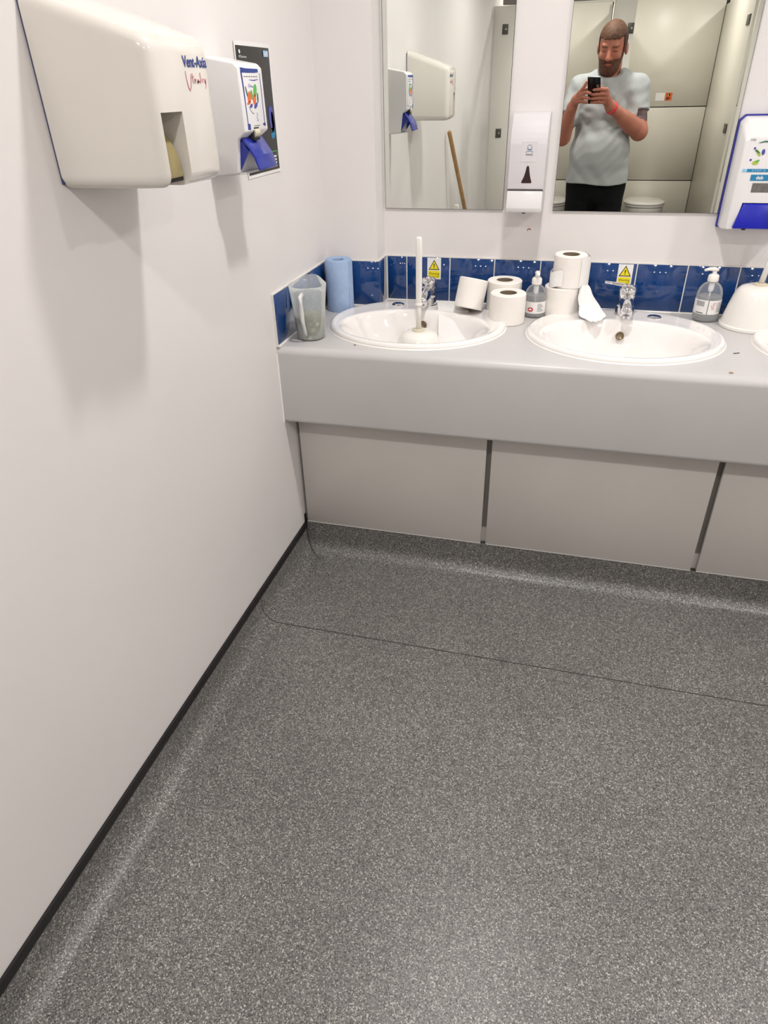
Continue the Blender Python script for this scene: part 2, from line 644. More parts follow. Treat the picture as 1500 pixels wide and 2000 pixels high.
# ------------------------------------------------------------------ downlights
for i, (lx, ly) in enumerate(LAMP_SPOTS):
    where = ['nearest the left wall above the first basin', 'above the third basin', 'near the left wall over the standing person',
             'over the open floor to the right', 'over the first cubicle', 'over the second cubicle', 'over the third cubicle'][i]
    t = thing('downlight', 'recessed round ceiling downlight ' + where, 'light', (lx, ly, ZCEIL - 0.012), group='ceiling downlights')
    lathe('trim_ring', [(0.092, 0.0), (0.095, 0.006), (0.095, 0.012), (0.07, 0.012), (0.07, 0.004), (0.086, 0.0)], 'lamp_ring', t, local=True, cap0=False, cap1=False)
    lathe('diffuser', [(0.0, 0.008), (0.07, 0.008), (0.07, 0.011), (0.0, 0.011)], 'lamp_glow', t, local=True)
    ld = bpy.data.lights.new('lamp', 'AREA')
    ld.shape = 'DISK'
    ld.size = 0.13
    ld.energy = LAMP_POWER * (0.74 if ly < -4 else 1.12 if ly < -2 else 1.0)
    ld.color = LAMP_COLOR
    ld.spread = math.radians(165)
    lo = bpy.data.objects.new('lamp', ld)
    COL.objects.link(lo)
    lo.parent = t
    lo.location = (0, 0, 0.004)

# ------------------------------------------------------------------ blue tiles
def tile(parent, lo, hi):
    return box('tile', lo, hi, 'tile_blue', parent, bevel=0.0012, seg=1)

g = 0.0016
XJ = [BX] + [0.2597 + 0.15 * k for k in range(17)]
for i in range(len(XJ) - 1):
    a, b = XJ[i] + (0.004 if i == 0 else g), min(XJ[i + 1] - g, XR)
    if a < XR - 0.02:
        tile(wall_back, (a, 0.0, ZC + 0.005), (b, TT, ZT))
box('grout', (BX - TT, 0.0012, ZC), (XR, TT, ZT + 0.003), 'grout', wall_back)
tile(wall_box, (0.0075, BY, ZC + 0.005), (0.037, BY + TT, ZT))
tile(wall_box, (0.0402, BY, ZC + 0.005), (BX, BY + TT, ZT))
tile(wall_box, (BX - TT, BY + TT + 0.0012, ZC + 0.005), (BX, -0.0015, ZT))
box('grout', (0.0, BY + 0.0014, ZC), (BX - 0.0014, BY + TT, ZT + 0.003), 'grout', wall_box)
box('grout', (BX - TT, BY + TT, ZC), (BX - 0.0014, 0.0, ZT + 0.003), 'grout', wall_box)
for a, b in ((-0.562, -0.412), (-0.412, -0.262), (-0.262, -0.1)):
    tile(wall_left, (0.0, a + g, ZC + 0.005), (TT, b - g, ZT))
box('grout', (0.0, -0.5645, ZC), (TT - 0.0014, BY + TT, ZT + 0.003), 'grout', wall_left)
# sealant bead where worktop meets tile
def bead(parent, a, b):
    tube('sealant_bead', [a, b], 0.0035, 'silicone', parent, n=6)
bead(wall_back, (BX, -0.001, ZC + 0.002), (XR, -0.001, ZC + 0.002))
bead(wall_box, (0.008, BY - 0.001, ZC + 0.002), (BX, BY - 0.001, ZC + 0.002))
bead(wall_box, (BX + 0.001, BY, ZC + 0.002), (BX + 0.001, 0, ZC + 0.002))
bead(wall_left, (0.008, -0.565, ZC + 0.002), (0.008, BY, ZC + 0.002))
v, f = loft_vf([[(0.0025, y, z), (0.0, y - 0.003, z), (0.0, y + 0.003, z)] for y, z in ((YC - 0.0, ZC - 0.02), (YC - 0.001, ZCB))])
obj('sealant_bead', v, f, 'silicone', wall_left)
# little paint chip under the slim soap dispenser
fr = Face((0.662, TT, 1.014), (1, 0, 0), (0, 0, 1))
flat('paint_chip', fr, stroke([(-0.006, -0.003), (-0.004, 0.002), (0.0, 0.004), (0.004, 0.003), (0.006, -0.001)], [0.001, 0.0035, 0.003, 0.003, 0.001]), 'chip_brown', wall_back)

# ------------------------------------------------------------------ vanity
poly = []
def arc(cy, cz, r, a0, a1, n=8):
    return [(cy + r * math.cos(math.radians(a0 + (a1 - a0) * i / n)), cz + r * math.sin(math.radians(a0 + (a1 - a0) * i / n))) for i in range(n + 1)]
poly += [(0.0, ZC)]
poly += arc(YC + 0.022, ZC - 0.022, 0.022, 90, 180)
poly += arc(YC + 0.012, ZCB + 0.012, 0.012, 180, 270, 5)
poly += [(YC + 0.03, ZCB), (YC + 0.03, ZC - 0.032), (0.0, ZC - 0.032)]
top = prism('worktop', poly, 'x', 0.0003, XR - 0.0003, 'laminate_top', keep=True)
tag(top, 'long grey laminate worktop with rounded front edge and deep apron, holding the basins', 'worktop')
BASINS = [(0.356, -0.275), (0.978, -0.275), (1.61, -0.275)]
RXO, RYO = 0.278, 0.243
cuts = []
for bx, by in BASINS:
    v, f = loft_vf([ring(bx, by, ZC - 0.1, RXO - 0.02, RYO - 0.02, 64), ring(bx, by, ZC + 0.1, RXO - 0.02, RYO - 0.02, 64)])
    cuts.append(obj('cut', v, f, 'ceramic', keep=True))
boolean_cut(top, cuts)

names = ['leftmost grey under-counter access panel, against the left wall', 'middle grey access panel, between the two dark gaps under the second basin',
         'grey access panel cut off by the right edge of the photo', 'far right grey access panel under the worktop end']
edges = [(0.010, 0.6235), (0.640, 1.2785), (1.2955, 1.935), (1.952, XR - 0.004)]
for (a, b), l in zip(edges, names):
    p = thing('access_panel', l, 'panel', ((a + b) / 2, YP, ZS), group='grey panels under the worktop')
    box('board', (a, YP, ZS + 0.004), (b, YP + 0.018, ZCB + 0.06), 'laminate_panel', p, bevel=0.001, seg=1)
    box('bottom_edging', (a, YP - 0.0006, ZS + 0.0006), (b, YP + 0.018, ZS + 0.0036), 'plastic_grey_white', p)
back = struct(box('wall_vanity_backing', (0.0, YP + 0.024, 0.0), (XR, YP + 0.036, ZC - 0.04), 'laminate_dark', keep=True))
for x in (0.6316, 1.287, 1.9435):
    box('joint_batten', (x - 0.02, YP + 0.0185, ZS), (x + 0.02, YP + 0.0239, ZS + 0.055), 'laminate_panel', back)

# ------------------------------------------------------------------ mirrors
def mirror(x0, x1, label):
    z0, z1 = 1.073, 2.05
    t = thing('mirror', label, 'mirror', ((x0 + x1) / 2, 0.0, z0))
    box('backing', (x0, 0.0012, z0), (x1, TT - 0.0002, z1), 'dark_gap', t)
    box('glass', (x0 + 0.0008, 0.0, z0 + 0.0008), (x1 - 0.0008, 0.0011, z1 - 0.0008), 'mirror', t)
mirror(BX + 0.001, 0.5745, 'tall frameless mirror beside the boxed corner, reflecting the hand dryer and a wooden pole')
mirror(0.7298, 1.2085, 'tall frameless mirror reflecting the person with the phone')

# ------------------------------------------------------------------ basins and taps
def build_basin(label, loc, cover_dx, mark=True):
    """local frame: origin on worktop under the outer rim's centre"""
    t = thing('basin', label, 'basin', (loc[0], loc[1], ZC), group='oval inset basins')
    N = 72
    by = -0.047                      # bowl centre, nearer the user than the rim's centre
    rings = []
    for z, k in ((-0.03, 0.93), (0.0, 0.975), (0.0, 1.0), (0.006, 1.0), (0.0125, 0.988), (0.0150, 0.965), (0.0150, 0.945)):
        rings.append(ring(0, 0, z, RXO * k, RYO * k, N))
    # ledge: blend from rim ellipse to bowl lip
    for s, z in ((0.35, 0.0125), (0.7, 0.0120), (0.9, 0.0125)):
        a = ring(0, 0, z, RXO * 0.945, RYO * 0.945, N)
        b = ring(0, by, z, 0.236, 0.172, N)
        rings.append([tuple(np.array(p) * (1 - s) + np.array(q) * s) for p, q in zip(a, b)])
    for z, k in ((0.0118, 1.0), (0.0085, 0.975), (0.0, 0.945), (-0.02, 0.90), (-0.05, 0.83), (-0.08, 0.73), (-0.105, 0.58), (-0.122, 0.38), (-0.13, 0.16)):
        rings.append(ring(0, by + 0.012 * (1 - k), z, 0.236 * k, 0.172 * k, N))
    body = loft('bowl', rings, 'ceramic', t, local=True, cap0=False, cap1=True)
    wr = [ring(0, by + 0.01, -0.1295, 0.036, 0.036, 24), ring(0, by + 0.01, -0.127, 0.034, 0.034, 24), ring(0, by + 0.01, -0.128, 0.02, 0.02, 24)]
    loft('waste', wr, 'chrome', t, local=True)
    # silicone line round the rim
    loft('sealant_bead', [ring(0, 0, 0.0002, RXO + 0.004, RYO + 0.004, N), ring(0, 0, 0.0025, RXO + 0.001, RYO + 0.001, N), ring(0, 0, 0.0045, RXO - 0.002, RYO - 0.002, N)], 'silicone', t, local=True, cap0=False, cap1=False)
    # overflow on the back of the bowl
    c = Vector((0.0, 0.096, -0.028))
    n = Vector((0, -0.93, 0.36)).normalized()
    u = Vector((1, 0, 0))
    vv = n.cross(u)
    def disc(r, h):
        return [tuple(c + n * h + u * r * math.cos(2 * PI * i / 24) + vv * r * math.sin(2 * PI * i / 24)) for i in range(24)]
    loft('overflow', [disc(0.0125, -0.006), disc(0.0125, 0.0035), disc(0.0105, 0.0045), disc(0.0088, 0.002), disc(0.003, 0.0015)], 'brass_dark', t, local=True)
    # blank tap-hole cover
    lathe('tap_hole_cover', [(0.021, 0.010), (0.021, 0.0145), (0.018, 0.0175), (0.008, 0.0195), (0.0, 0.0198)], 'chrome', t, c=(cover_dx, 0.171), local=True)
    return t
build_basin('white oval basin nearest the left wall with a toilet brush standing in its bowl', BASINS[0], -0.102)
build_basin('white oval empty basin in the middle of the worktop under the person\'s mirror', BASINS[1], 0.098)
build_basin('white oval basin just entering at the right edge of the photo', BASINS[2], 0.098)

def build_tap(label, loc, lever_to):
    t = thing('mixer_tap', label, 'tap', loc, group='chrome mixer taps')
    lathe('base', [(0.030, 0.0), (0.0305, 0.004), (0.0285, 0.010), (0.028, 0.020), (0.026, 0.026)], 'chrome', t, local=True)
    rr = [ring(0, 0.0, 0.024, 0.026, 0.0255, 28), ring(0, 0.0, 0.036, 0.0245, 0.025, 28), ring(0, 0.002, 0.052, 0.0235, 0.025, 28),
          ring(0, 0.003, 0.060, 0.0275, 0.0275, 28), ring(0, 0.004, 0.076, 0.0285, 0.028, 28), ring(0, 0.004, 0.086, 0.023, 0.022, 28), ring(0, 0.004, 0.092, 0.012, 0.012, 28)]
    loft('body', rr, 'chrome', t, local=True)
    loft('spout', tube_rings([(0, 0.0, 0.04), (0, -0.03, 0.046), (0, -0.065, 0.043), (0, -0.09, 0.036), (0, -0.1, 0.026)], [0.021, 0.020, 0.0185, 0.0175, 0.0155], 18), 'chrome', t, local=True)
    lathe('aerator', [(0.0105, 0.018), (0.0118, 0.019), (0.0118, 0.026)], 'chrome', t, c=(0, -0.1), n=18, local=True)
    lx, ly = lever_to
    pts = [(0, 0.004, 0.083), (lx * 0.25, 0.004 + ly * 0.25, 0.092), (lx * 0.6, 0.004 + ly * 0.6, 0.096), (lx, 0.004 + ly, 0.1)]
    loft('lever', tube_rings(pts, [0.017, 0.012, 0.009, 0.0085], 14, 0.5), 'chrome', t, local=True)
    return t
build_tap('chrome mixer tap behind the toilet brush handle at the left basin', (0.352, -0.082, ZC + 0.0115), (0.012, -0.055))
build_tap('chrome mixer tap on the middle basin with lever turned to the left', (0.986, -0.086, ZC + 0.0115), (-0.072, -0.012))
build_tap('chrome mixer tap on the right-hand basin', (1.61, -0.086, ZC + 0.0115), (0.0, -0.06))

# ------------------------------------------------------------------ hand dryer
def build_dryer():
    t = thing('hand_dryer', 'large white glossy hand dryer with blue and red lettering on the left wall', 'hand dryer', (0.0, -1.21, 1.285))
    x0, x1 = 0.0035, 0.189
    xb = -0.035                       # the shell is rounded all over, then sliced flat where it meets the wall
    def zt_(x):
        return 1.546 + (1.482 - 1.546) * (x - x0) / (x1 - x0)
    p8 = [(xb, -1.318, 1.282), (xb, -1.318, zt_(xb)), (xb, -1.092, 1.282), (xb, -1.092, zt_(xb)),
          (x1, -1.300, 1.281), (x1, -1.300, 1.482), (x1, -1.112, 1.279), (x1, -1.112, 1.482)]
    v, f = bevel_vf(p8, BOXF, 0.021, 5)
    bm = bmesh.new()
    bv = [bm.verts.new(p) for p in v]
    for q in f:
        bm.faces.new([bv[i] for i in q])
    bmesh.ops.bisect_plane(bm, geom=list(bm.verts) + list(bm.edges) + list(bm.faces), plane_co=(x0, 0, 0), plane_no=(1, 0, 0), clear_inner=True)
    bmesh.ops.holes_fill(bm, edges=[e for e in bm.edges if e.is_boundary])
    bm.verts.index_update()
    v = [tuple(q.co) for q in bm.verts]
    f = [[q.index for q in ff.verts] for ff in bm.faces]
    bm.free()
    b = obj('casing', v, f, 'dryer_white', t, smooth=True, angle=40)
    c1 = box('cut', (0.118, -1.289, 1.20), (0.30, -1.229, 1.386), 'dryer_white', t)
    boolean_cut(b, [c1])
    box('back_plate', (0.0, -1.3145, 1.289), (0.005, -1.096, 1.535), 'dryer_gap', t, bevel=0.002)
    # khaki air nozzle in the slot
    pts = []
    rr = []
    for i in range(9):
        a = PI * 0.5 * i / 8
        pts.append((0.120 + 0.035 * math.sin(a) * 1.0, -1.259, 1.362 - 0.07 * (1 - math.cos(a))))
    prof = [(0.119, 1.3655), (0.142, 1.364), (0.158, 1.356), (0.170, 1.341), (0.177, 1.320), (0.180, 1.2945), (0.119, 1.2945)]
    prism('air_nozzle', [(x, z) for x, z in prof], 'y', -1.2875, -1.2385, 'nozzle_khaki', t, bevel=0.003, seg=2)
    box('nozzle_shadow_gap', (0.119, -1.2885, 1.288), (0.172, -1.2295, 1.2940), 'dark_gap', t)
    fr = Face((x1 + 0.0003, -1.3, 1.28), (0, 1, 0), (0, 0, 1))
    lettering('brand_lettering', 'Vent-Axia', fr, 0.0945, 0.1655, 0.021, 'print_blue', t, width=0.078, bold=0.0005)
    # faded handwritten word under it: Ultradry
    def pen(pts, wd=0.0013):
        flat('script_lettering', fr, stroke([(a_ - 0.004, b_) for a_, b_ in pts], wd), 'print_faded_red', t, 0.0, 0.0006)
    pen([(0.103, 0.160), (0.104, 0.148), (0.107, 0.138), (0.111, 0.134), (0.115, 0.138), (0.118, 0.148), (0.1195, 0.156)], [0.0005, 0.0012, 0.0018, 0.0022, 0.002, 0.0014, 0.0006])
    pen([(0.124, 0.157), (0.1235, 0.149), (0.125, 0.143)], 0.0011)
    pen([(0.121, 0.152), (0.129, 0.153)], 0.0009)
    pen([(0.130, 0.150), (0.130, 0.143), (0.131, 0.148), (0.134, 0.150)], 0.0010)
    pen([(0.140, 0.149), (0.137, 0.147), (0.138, 0.143), (0.141, 0.145), (0.142, 0.149), (0.1425, 0.144)], 0.0010)
    pen([(0.149, 0.148), (0.146, 0.147), (0.147, 0.143), (0.150, 0.146), (0.150, 0.158)], 0.0012)
    pen([(0.155, 0.144), (0.155, 0.149), (0.158, 0.150)], 0.0010)
    pen([(0.161, 0.150), (0.163, 0.145), (0.167, 0.150), (0.166, 0.141), (0.164, 0.136)], 0.0010)
build_dryer()

# ------------------------------------------------------------------ left wall soap dispenser with blue lever
def build_soap_left():
    y0, y1 = -0.815, -0.692
    t = thing('soap_dispenser', 'white soap dispenser with fruit picture and blue push lever on the left wall', 'soap dispenser', (0.0, -0.755, 1.25))
    prof = [(0.0, 1.478), (0.088, 1.462), (0.097, 1.453), (0.0985, 1.336), (0.078, 1.322), (0.070, 1.256), (0.0, 1.250)]
    b = prism('casing', prof, 'y', y0, y1, 'plastic_white', t, bevel=0.0035, seg=3)
    # lever: bent blue plate with two triangular cheeks
    ya, yb = -0.803, -0.704
    lp = [(0.074, 1.327), (0.086, 1.325), (0.101, 1.303), (0.110, 1.290), (0.118, 1.263), (0.115, 1.260), (0.106, 1.286), (0.097, 1.297), (0.082, 1.316), (0.074, 1.320)]
    lv = prism('push_lever', lp, 'y', ya, yb, 'lever_blue', t, bevel=0.0012, seg=2)
    for s in (ya, yb - 0.004):
        prism('lever_cheek', [(0.077, 1.324), (0.098, 1.302), (0.094, 1.296), (0.071, 1.262)], 'y', s, s + 0.004, 'lever_blue', lv)
    prism('underside_tray', [(0.03, 1.2555), (0.082, 1.2575), (0.082, 1.2535), (0.03, 1.2500)], 'y', y0 + 0.01, y1 - 0.012, 'plastic_grey_white', t)
    # little cream sight roller in its notch
    box('sight_notch', (0.082, -0.772, 1.318), (0.0985, -0.741, 1.345), 'dark_gap', t, bevel=0.002)
    v, f = loft_vf([[(0.0845 + 0.018 * math.sin(PI * i / 10), y, 1.3325 - 0.0125 * math.cos(PI * i / 10)) for i in range(11)] + [(0.0845, y, 1.3325)] for y in (-0.770, -0.744)])
    obj('sight_roller', v, f, 'nozzle_cream', t, smooth=True, angle=50)
    # printed label
    fr = Face((0.0979, -0.815, 1.336), (0, 1, 0), (-0.0128, 0, 1))
    def pr_(name, poly, m):
        flat(name, fr, poly, m, t, -0.0004, 0.0009)
    pr_('label_frame', stroke([(0.012, 0.113), (0.04, 0.112), (0.082, 0.112), (0.1, 0.1125)], [0.009, 0.008, 0.0075, 0.006]), 'print_blue')
    pr_('label_frame', stroke([(0.014, 0.112), (0.017, 0.08), (0.018, 0.045), (0.019, 0.012)], [0.007, 0.006, 0.004, 0.0035]), 'print_blue')
    pr_('label_frame', stroke([(0.107, 0.108), (0.108, 0.08), (0.107, 0.045), (0.108, 0.012)], [0.002, 0.003, 0.0026, 0.003]), 'print_blue')
    pr_('label_frame', stroke([(0.016, 0.010), (0.03, 0.0085)], [0.012, 0.011]), 'print_blue')
    pr_('label_frame', stroke([(0.098, 0.0115), (0.111, 0.0105)], [0.004, 0.007]), 'print_blue')
    for i in range(6):
        pr_('label_line', rect(0.025 + i * 0.012, 0.1005, 0.033 + i * 0.012, 0.1025), 'print_grey')
    pr_('label_line', stroke([(0.05, 0.0955), (0.075, 0.0945), (0.096, 0.0965)], [0.001, 0.0022, 0.001]), 'print_violet')
    for a, b, ra, rb, rot, m in ((0.041, 0.064, 0.012, 0.0085, 1.0, 'print_orange'), (0.066, 0.060, 0.011, 0.0085, 1.2, 'print_orange'), (0.036, 0.0535, 0.010, 0.003, 0.2, 'print_orange'),
                                 (0.054, 0.068, 0.009, 0.006, 1.5, 'print_green'), (0.074, 0.076, 0.013, 0.0085, 1.1, 'print_green'), (0.030, 0.074, 0.011, 0.0032, 1.9, 'print_dark_green'),
                                 (0.084, 0.062, 0.010, 0.004, 1.4, 'print_dark_green'), (0.046, 0.048, 0.008, 0.0035, 0.3, 'print_violet'), (0.070, 0.048, 0.011, 0.0045, 0.4, 'print_violet')):
        pr_('label_fruit', oval(a, b, ra, rb, 14, rot), m)
    for k in range(5):
        a = 0.041 + 0.005 * k
        pr_('label_line', stroke([(a, 0.082), (a + 0.007, 0.089 - 0.0015 * k)], 0.0013), 'print_violet')
    pr_('label_line', stroke([(0.035, 0.047), (0.040, 0.039), (0.050, 0.034), (0.056, 0.033)], 0.0013), 'print_black')
    pr_('label_line', stroke([(0.070, 0.034), (0.074, 0.031), (0.068, 0.024), (0.076, 0.020), (0.068, 0.0185)], 0.0016), 'print_violet')
    for i in range(4):
        pr_('label_line', rect(0.050 + i * 0.008, 0.009, 0.0555 + i * 0.008, 0.011), 'print_grey')
build_soap_left()

# ------------------------------------------------------------------ poster
def build_poster():
    t = thing('poster', 'black printed health poster with white border behind the left wall soap dispenser', 'poster', (0.0, -0.519, 1.224))
    ya, yb, za, zb = -0.621, -0.417, 1.224, 1.511
    rows = []
    for i in range(9):
        z = za + (zb - za) * i / 8
        r = []
        for j in range(9):
            y = ya + (yb - ya) * j / 8
            curl = 0.0015 + 0.006 * max(0, (j / 8 - 0.5)) ** 2 * (1 - i / 8) + 0.004 * max(0, i / 8 - 0.75)
            r.append((curl, y, z))
        rows.append(r)
    sheet('paper', rows, 'paper_white', t, 0.0004)
    rows2 = [[(x + 0.0006, ya + 0.006 + (y - ya) * (yb - ya - 0.012) / (yb - ya), za + 0.007 + (z - za) * (zb - za - 0.016) / (zb - za)) for x, y, z in r] for r in rows]
    sheet('printed_area', rows2, 'poster_black', t, 0.0003)
    fr = Face((0.0036, ya, za), (0, 1, 0), (0, 0, 1))
    def pr_(name, poly, m):
        flat(name, fr, poly, m, t, -0.0002, 0.0004)
    fr.o.x = 0.0042
    pr_('crest', oval(0.022, 0.266, 0.004, 0.004), 'print_white')
    lettering('small_lettering', 'HM Government', fr, 0.016, 0.254, 0.0075, 'print_white', t, width=0.042)
    pr_('logo_panel', rect(0.160, 0.259, 0.188, 0.272), 'print_sky')
    lettering('logo_lettering', 'NHS', fr, 0.1625, 0.2608, 0.0125, 'print_white', t, width=0.023, bold=0.0004, shear=0.2, h=0.0009)
    fr.o.x = 0.0030
    pr_('printed_hand', oval(0.176, 0.125, 0.016, 0.030, 18, 0.15), 'print_violet')
    pr_('printed_hand', oval(0.182, 0.118, 0.008, 0.024, 18, 0.1), 'print_teal')
    pr_('printed_hand', oval(0.176, 0.088, 0.013, 0.009, 14, 0.2), 'print_teal')
    pr_('printed_hand', oval(0.174, 0.099, 0.008, 0.006, 14, 0.2), 'print_dark_green')
    for a, b in (((0.150, 0.050), (0.190, 0.050)), ((0.190, 0.050), (0.190, 0.036)), ((0.150, 0.050), (0.150, 0.042))):
        pr_('printed_bracket', stroke([a, b], 0.0016), 'print_green')
    for k in range(4):
        pr_('printed_line', rect(0.168, 0.036 - 0.0075 * k, 0.184, 0.040 - 0.0075 * k), 'print_white')
    for k in range(5):
        pr_('printed_line', rect(0.014 + 0.017 * k, 0.017, 0.028 + 0.017 * k, 0.0205), 'print_white')
build_poster()

# ------------------------------------------------------------------ slim white soap dispenser between the mirrors
def build_soap_slim():
    x0, x1 = 0.594, 0.700
    t = thing('soap_dispenser', 'slim white soap dispenser with dark keyhole window between the two mirrors', 'soap dispenser', (0.647, 0.0, 1.078))
    prof = [(TT, 1.342), (-0.040, 1.342), (-0.055, 1.339), (-0.066, 1.332), (-0.075, 1.321), (-0.083, 1.308), (-0.090, 1.293), (-0.095, 1.279), (-0.0985, 1.264), (-0.101, 1.146), (-0.094, 1.143), (-0.088, 1.09), (TT, 1.085)]
    prism('casing', prof, 'x', x0, x1, 'plastic_satin', t, bevel=0.0028, seg=2)
    bp_ = [(-0.090, 1.1408), (-0.104, 1.1408), (-0.109, 1.094), (-0.104, 1.082), (-0.04, 1.080), (-0.04, 1.139)]
    prism('push_button', bp_, 'x', x0 + 0.001, x1 - 0.001, 'plastic_white', t, bevel=0.002, seg=2)
    prism('button_gap', [(-0.035, 1.1425), (-0.1000, 1.1425), (-0.1000, 1.1395), (-0.035, 1.1395)], 'x', x0 + 0.0005, x1 - 0.0005, 'dark_gap', t)
    box('nozzle', (0.642, -0.09, 1.076), (0.652, -0.08, 1.084), 'print_grey', t)
    fr = Face((0.647, -0.1006, 1.146), (1, 0, 0), (0, 0.0161, 1))
    flat('label_plate', fr, rect(-0.019, 0.072, 0.026, 0.125), 'plastic_satin', t, -0.001, 0.0006)
    flat('sight_window', fr, [(x_ * 1.12 + 0.002, z_ * 1.08 - 0.002) for x_, z_ in [(-0.0125, 0.0165), (0.0125, 0.0165), (0.0135, 0.019), (0.009, 0.032), (0.006, 0.045), (0.0045, 0.055), (0.0025, 0.059), (-0.0005, 0.059), (-0.0025, 0.055), (-0.004, 0.045), (-0.0075, 0.032), (-0.0135, 0.019)]], 'window_brown', t, -0.001, 0.0009)
    outer = oval(0.004, 0.110, 0.006, 0.006, 16)
    for i in range(16):
        flat('logo_mark', fr, stroke([outer[i], outer[(i + 1) % 16]], 0.0011), 'print_grey', t, 0.0005, 0.0011)
    for pts in ([(-0.003, 0.108), (0.002, 0.103)], [(0.011, 0.108), (0.006, 0.103)], [(-0.003, 0.103), (0.011, 0.103)], [(-0.004, 0.098), (0.004, 0.100), (0.012, 0.098)], [(-0.005, 0.092), (0.013, 0.092)], [(-0.005, 0.100), (-0.005, 0.094)], [(0.013, 0.100), (0.013, 0.094)], [(-0.007, 0.0895), (0.015, 0.0895)]):
        flat('logo_mark', fr, stroke(pts, 0.0012), 'print_grey' if pts[0][1] < 0.1 else 'print_teal', t, 0.0005, 0.0011)
build_soap_slim()

# ------------------------------------------------------------------ blue-backed dispenser at the right edge
def build_soap_right():
    x0, x1, z0, z1 = 1.209, 1.40, 1.037, 1.327
    t = thing('soap_dispenser', 'wide white soap dispenser with bright blue back edge and blue lever at the right edge', 'soap dispenser', ((x0 + x1) / 2, 0.0, z0))
    v, f = prism_vf([(x0 + 0.014, z1), (x1 - 0.014, z1), (x1, z1 - 0.014), (x1, z0), (x0, z0), (x0, z1 - 0.014)], 'y', -0.010, TT)
    v, f = bevel_vf(v, f, 0.003, 2)
    obj('back_plate', v, f, 'blue_edge', t, smooth=True, angle=40)
    a = 0.003
    r0 = [(x0 + a, -0.008, z0 + a), (x1 - a, -0.008, z0 + a), (x1 - a, -0.008, z1 - 0.016), (x1 - 0.016, -0.008, z1 - a), (x0 + 0.016, -0.008, z1 - a), (x0 + a, -0.008, z1 - 0.016)]
    r1 = [(x0 + 0.006, -0.05, z0 + 0.002), (x1 - 0.006, -0.05, z0 + 0.002), (x1 - 0.006, -0.05, z1 - 0.026), (x1 - 0.02, -0.05, z1 - 0.012), (x0 + 0.02, -0.05, z1 - 0.012), (x0 + 0.006, -0.05, z1 - 0.026)]
    r2 = [(x0 + 0.013, -0.097, z0 + 0.008), (x1 - 0.013, -0.097, z0 + 0.008), (x1 - 0.013, -0.093, z1 - 0.06), (x1 - 0.03, -0.090, z1 - 0.05), (x0 + 0.03, -0.090, z1 - 0.05), (x0 + 0.013, -0.093, z1 - 0.06)]
    v, f = loft_vf([r0, r1, r2])
    v, f = bevel_vf(v, f, 0.005, 3)
    b = obj('casing', v, f, 'plastic_white', t, smooth=True, angle=40)
    lp = [(x0 + 0.028, z0 + 0.012), (x1 - 0.028, z0 + 0.012), (x1 - 0.044, z0 + 0.076), (x0 + 0.044, z0 + 0.076)]
    cut = prism('cut', [(lp[0][0] - 0.002, z0 - 0.02), (lp[1][0] + 0.002, z0 - 0.02), (lp[2][0] + 0.002, lp[2][1] + 0.002), (lp[3][0] - 0.002, lp[3][1] + 0.002)], 'y', -0.2, -0.075, 'dark_gap', t)
    boolean_cut(b, [cut])
    v = [(lp[0][0], -0.108, lp[0][1]), (lp[1][0], -0.108, lp[1][1]), (lp[2][0], -0.098, lp[2][1]), (lp[3][0], -0.098, lp[3][1])]
    v += [(x, -0.070, z) for x, z in lp]
    v, f = bevel_vf(v, [(0, 1, 2, 3), (7, 6, 5, 4), (0, 4, 5, 1), (1, 5, 6, 2), (2, 6, 7, 3), (3, 7, 4, 0)], 0.004, 3)
    obj('push_lever', v, f, 'lever_royal', t, smooth=True, angle=40)
    box('lever_catch', (x0 + 0.055, -0.104, z0 + 0.008), (x0 + 0.064, -0.09, z0 + 0.014), 'print_black', t)
    fr = Face((x0, -0.0968, z0), (1, 0, 0), (0, 0.0165, 1))
    def pr_(name, poly, m, h=0.0006):
        flat(name, fr, poly, m, t, -0.002, h)
    lettering('small_lettering', 'DEB', fr, 0.026, 0.231, 0.0075, 'print_grey', t, h=0.0009)
    pr_('label_line', stroke([(0.048, 0.226), (0.062, 0.229), (0.1, 0.229)], [0.0008, 0.003, 0.002]), 'print_dark_green')
    for a_, b_ in ((0.041, 0.213), (0.037, 0.185)):
        pr_('label_dot', oval(a_, b_, 0.0028, 0.0026, 12), 'print_violet')
    pr_('label_plant', oval(0.052, 0.202, 0.010, 0.0035, 14, -0.9), 'print_yellow_green')
    pr_('label_plant', oval(0.049, 0.205, 0.008, 0.002, 14, -0.6), 'print_dark_green', 0.0007)
    pr_('label_plant', oval(0.064, 0.204, 0.004, 0.007, 14, 0.0), 'print_violet')
    pr_('label_plant', oval(0.050, 0.178, 0.008, 0.005, 14, 0.1), 'print_yellow_green')
    pr_('label_plant', oval(0.054, 0.182, 0.006, 0.0025, 14, 0.5), 'print_green', 0.0007)
    pr_('label_bar', rect(0.022, 0.1555, 0.034, 0.163), 'print_sky')
    pr_('label_bar', rect(0.034, 0.1555, 0.16, 0.163), 'print_teal')
    lettering('bar_lettering', 'STEP 2', fr, 0.046, 0.157, 0.0065, 'print_sky', t, width=0.034, h=0.0010)
    pr_('brand_panel', rect(0.047, 0.134, 0.13, 0.149), 'print_teal')
    lettering('brand_lettering', 'deb', fr, 0.061, 0.1375, 0.0125, 'print_white', t, bold=0.0003, h=0.0010)
    pr_('sight_window', rect(0.056, 0.105, 0.13, 0.128), 'window_grey')
build_soap_right()

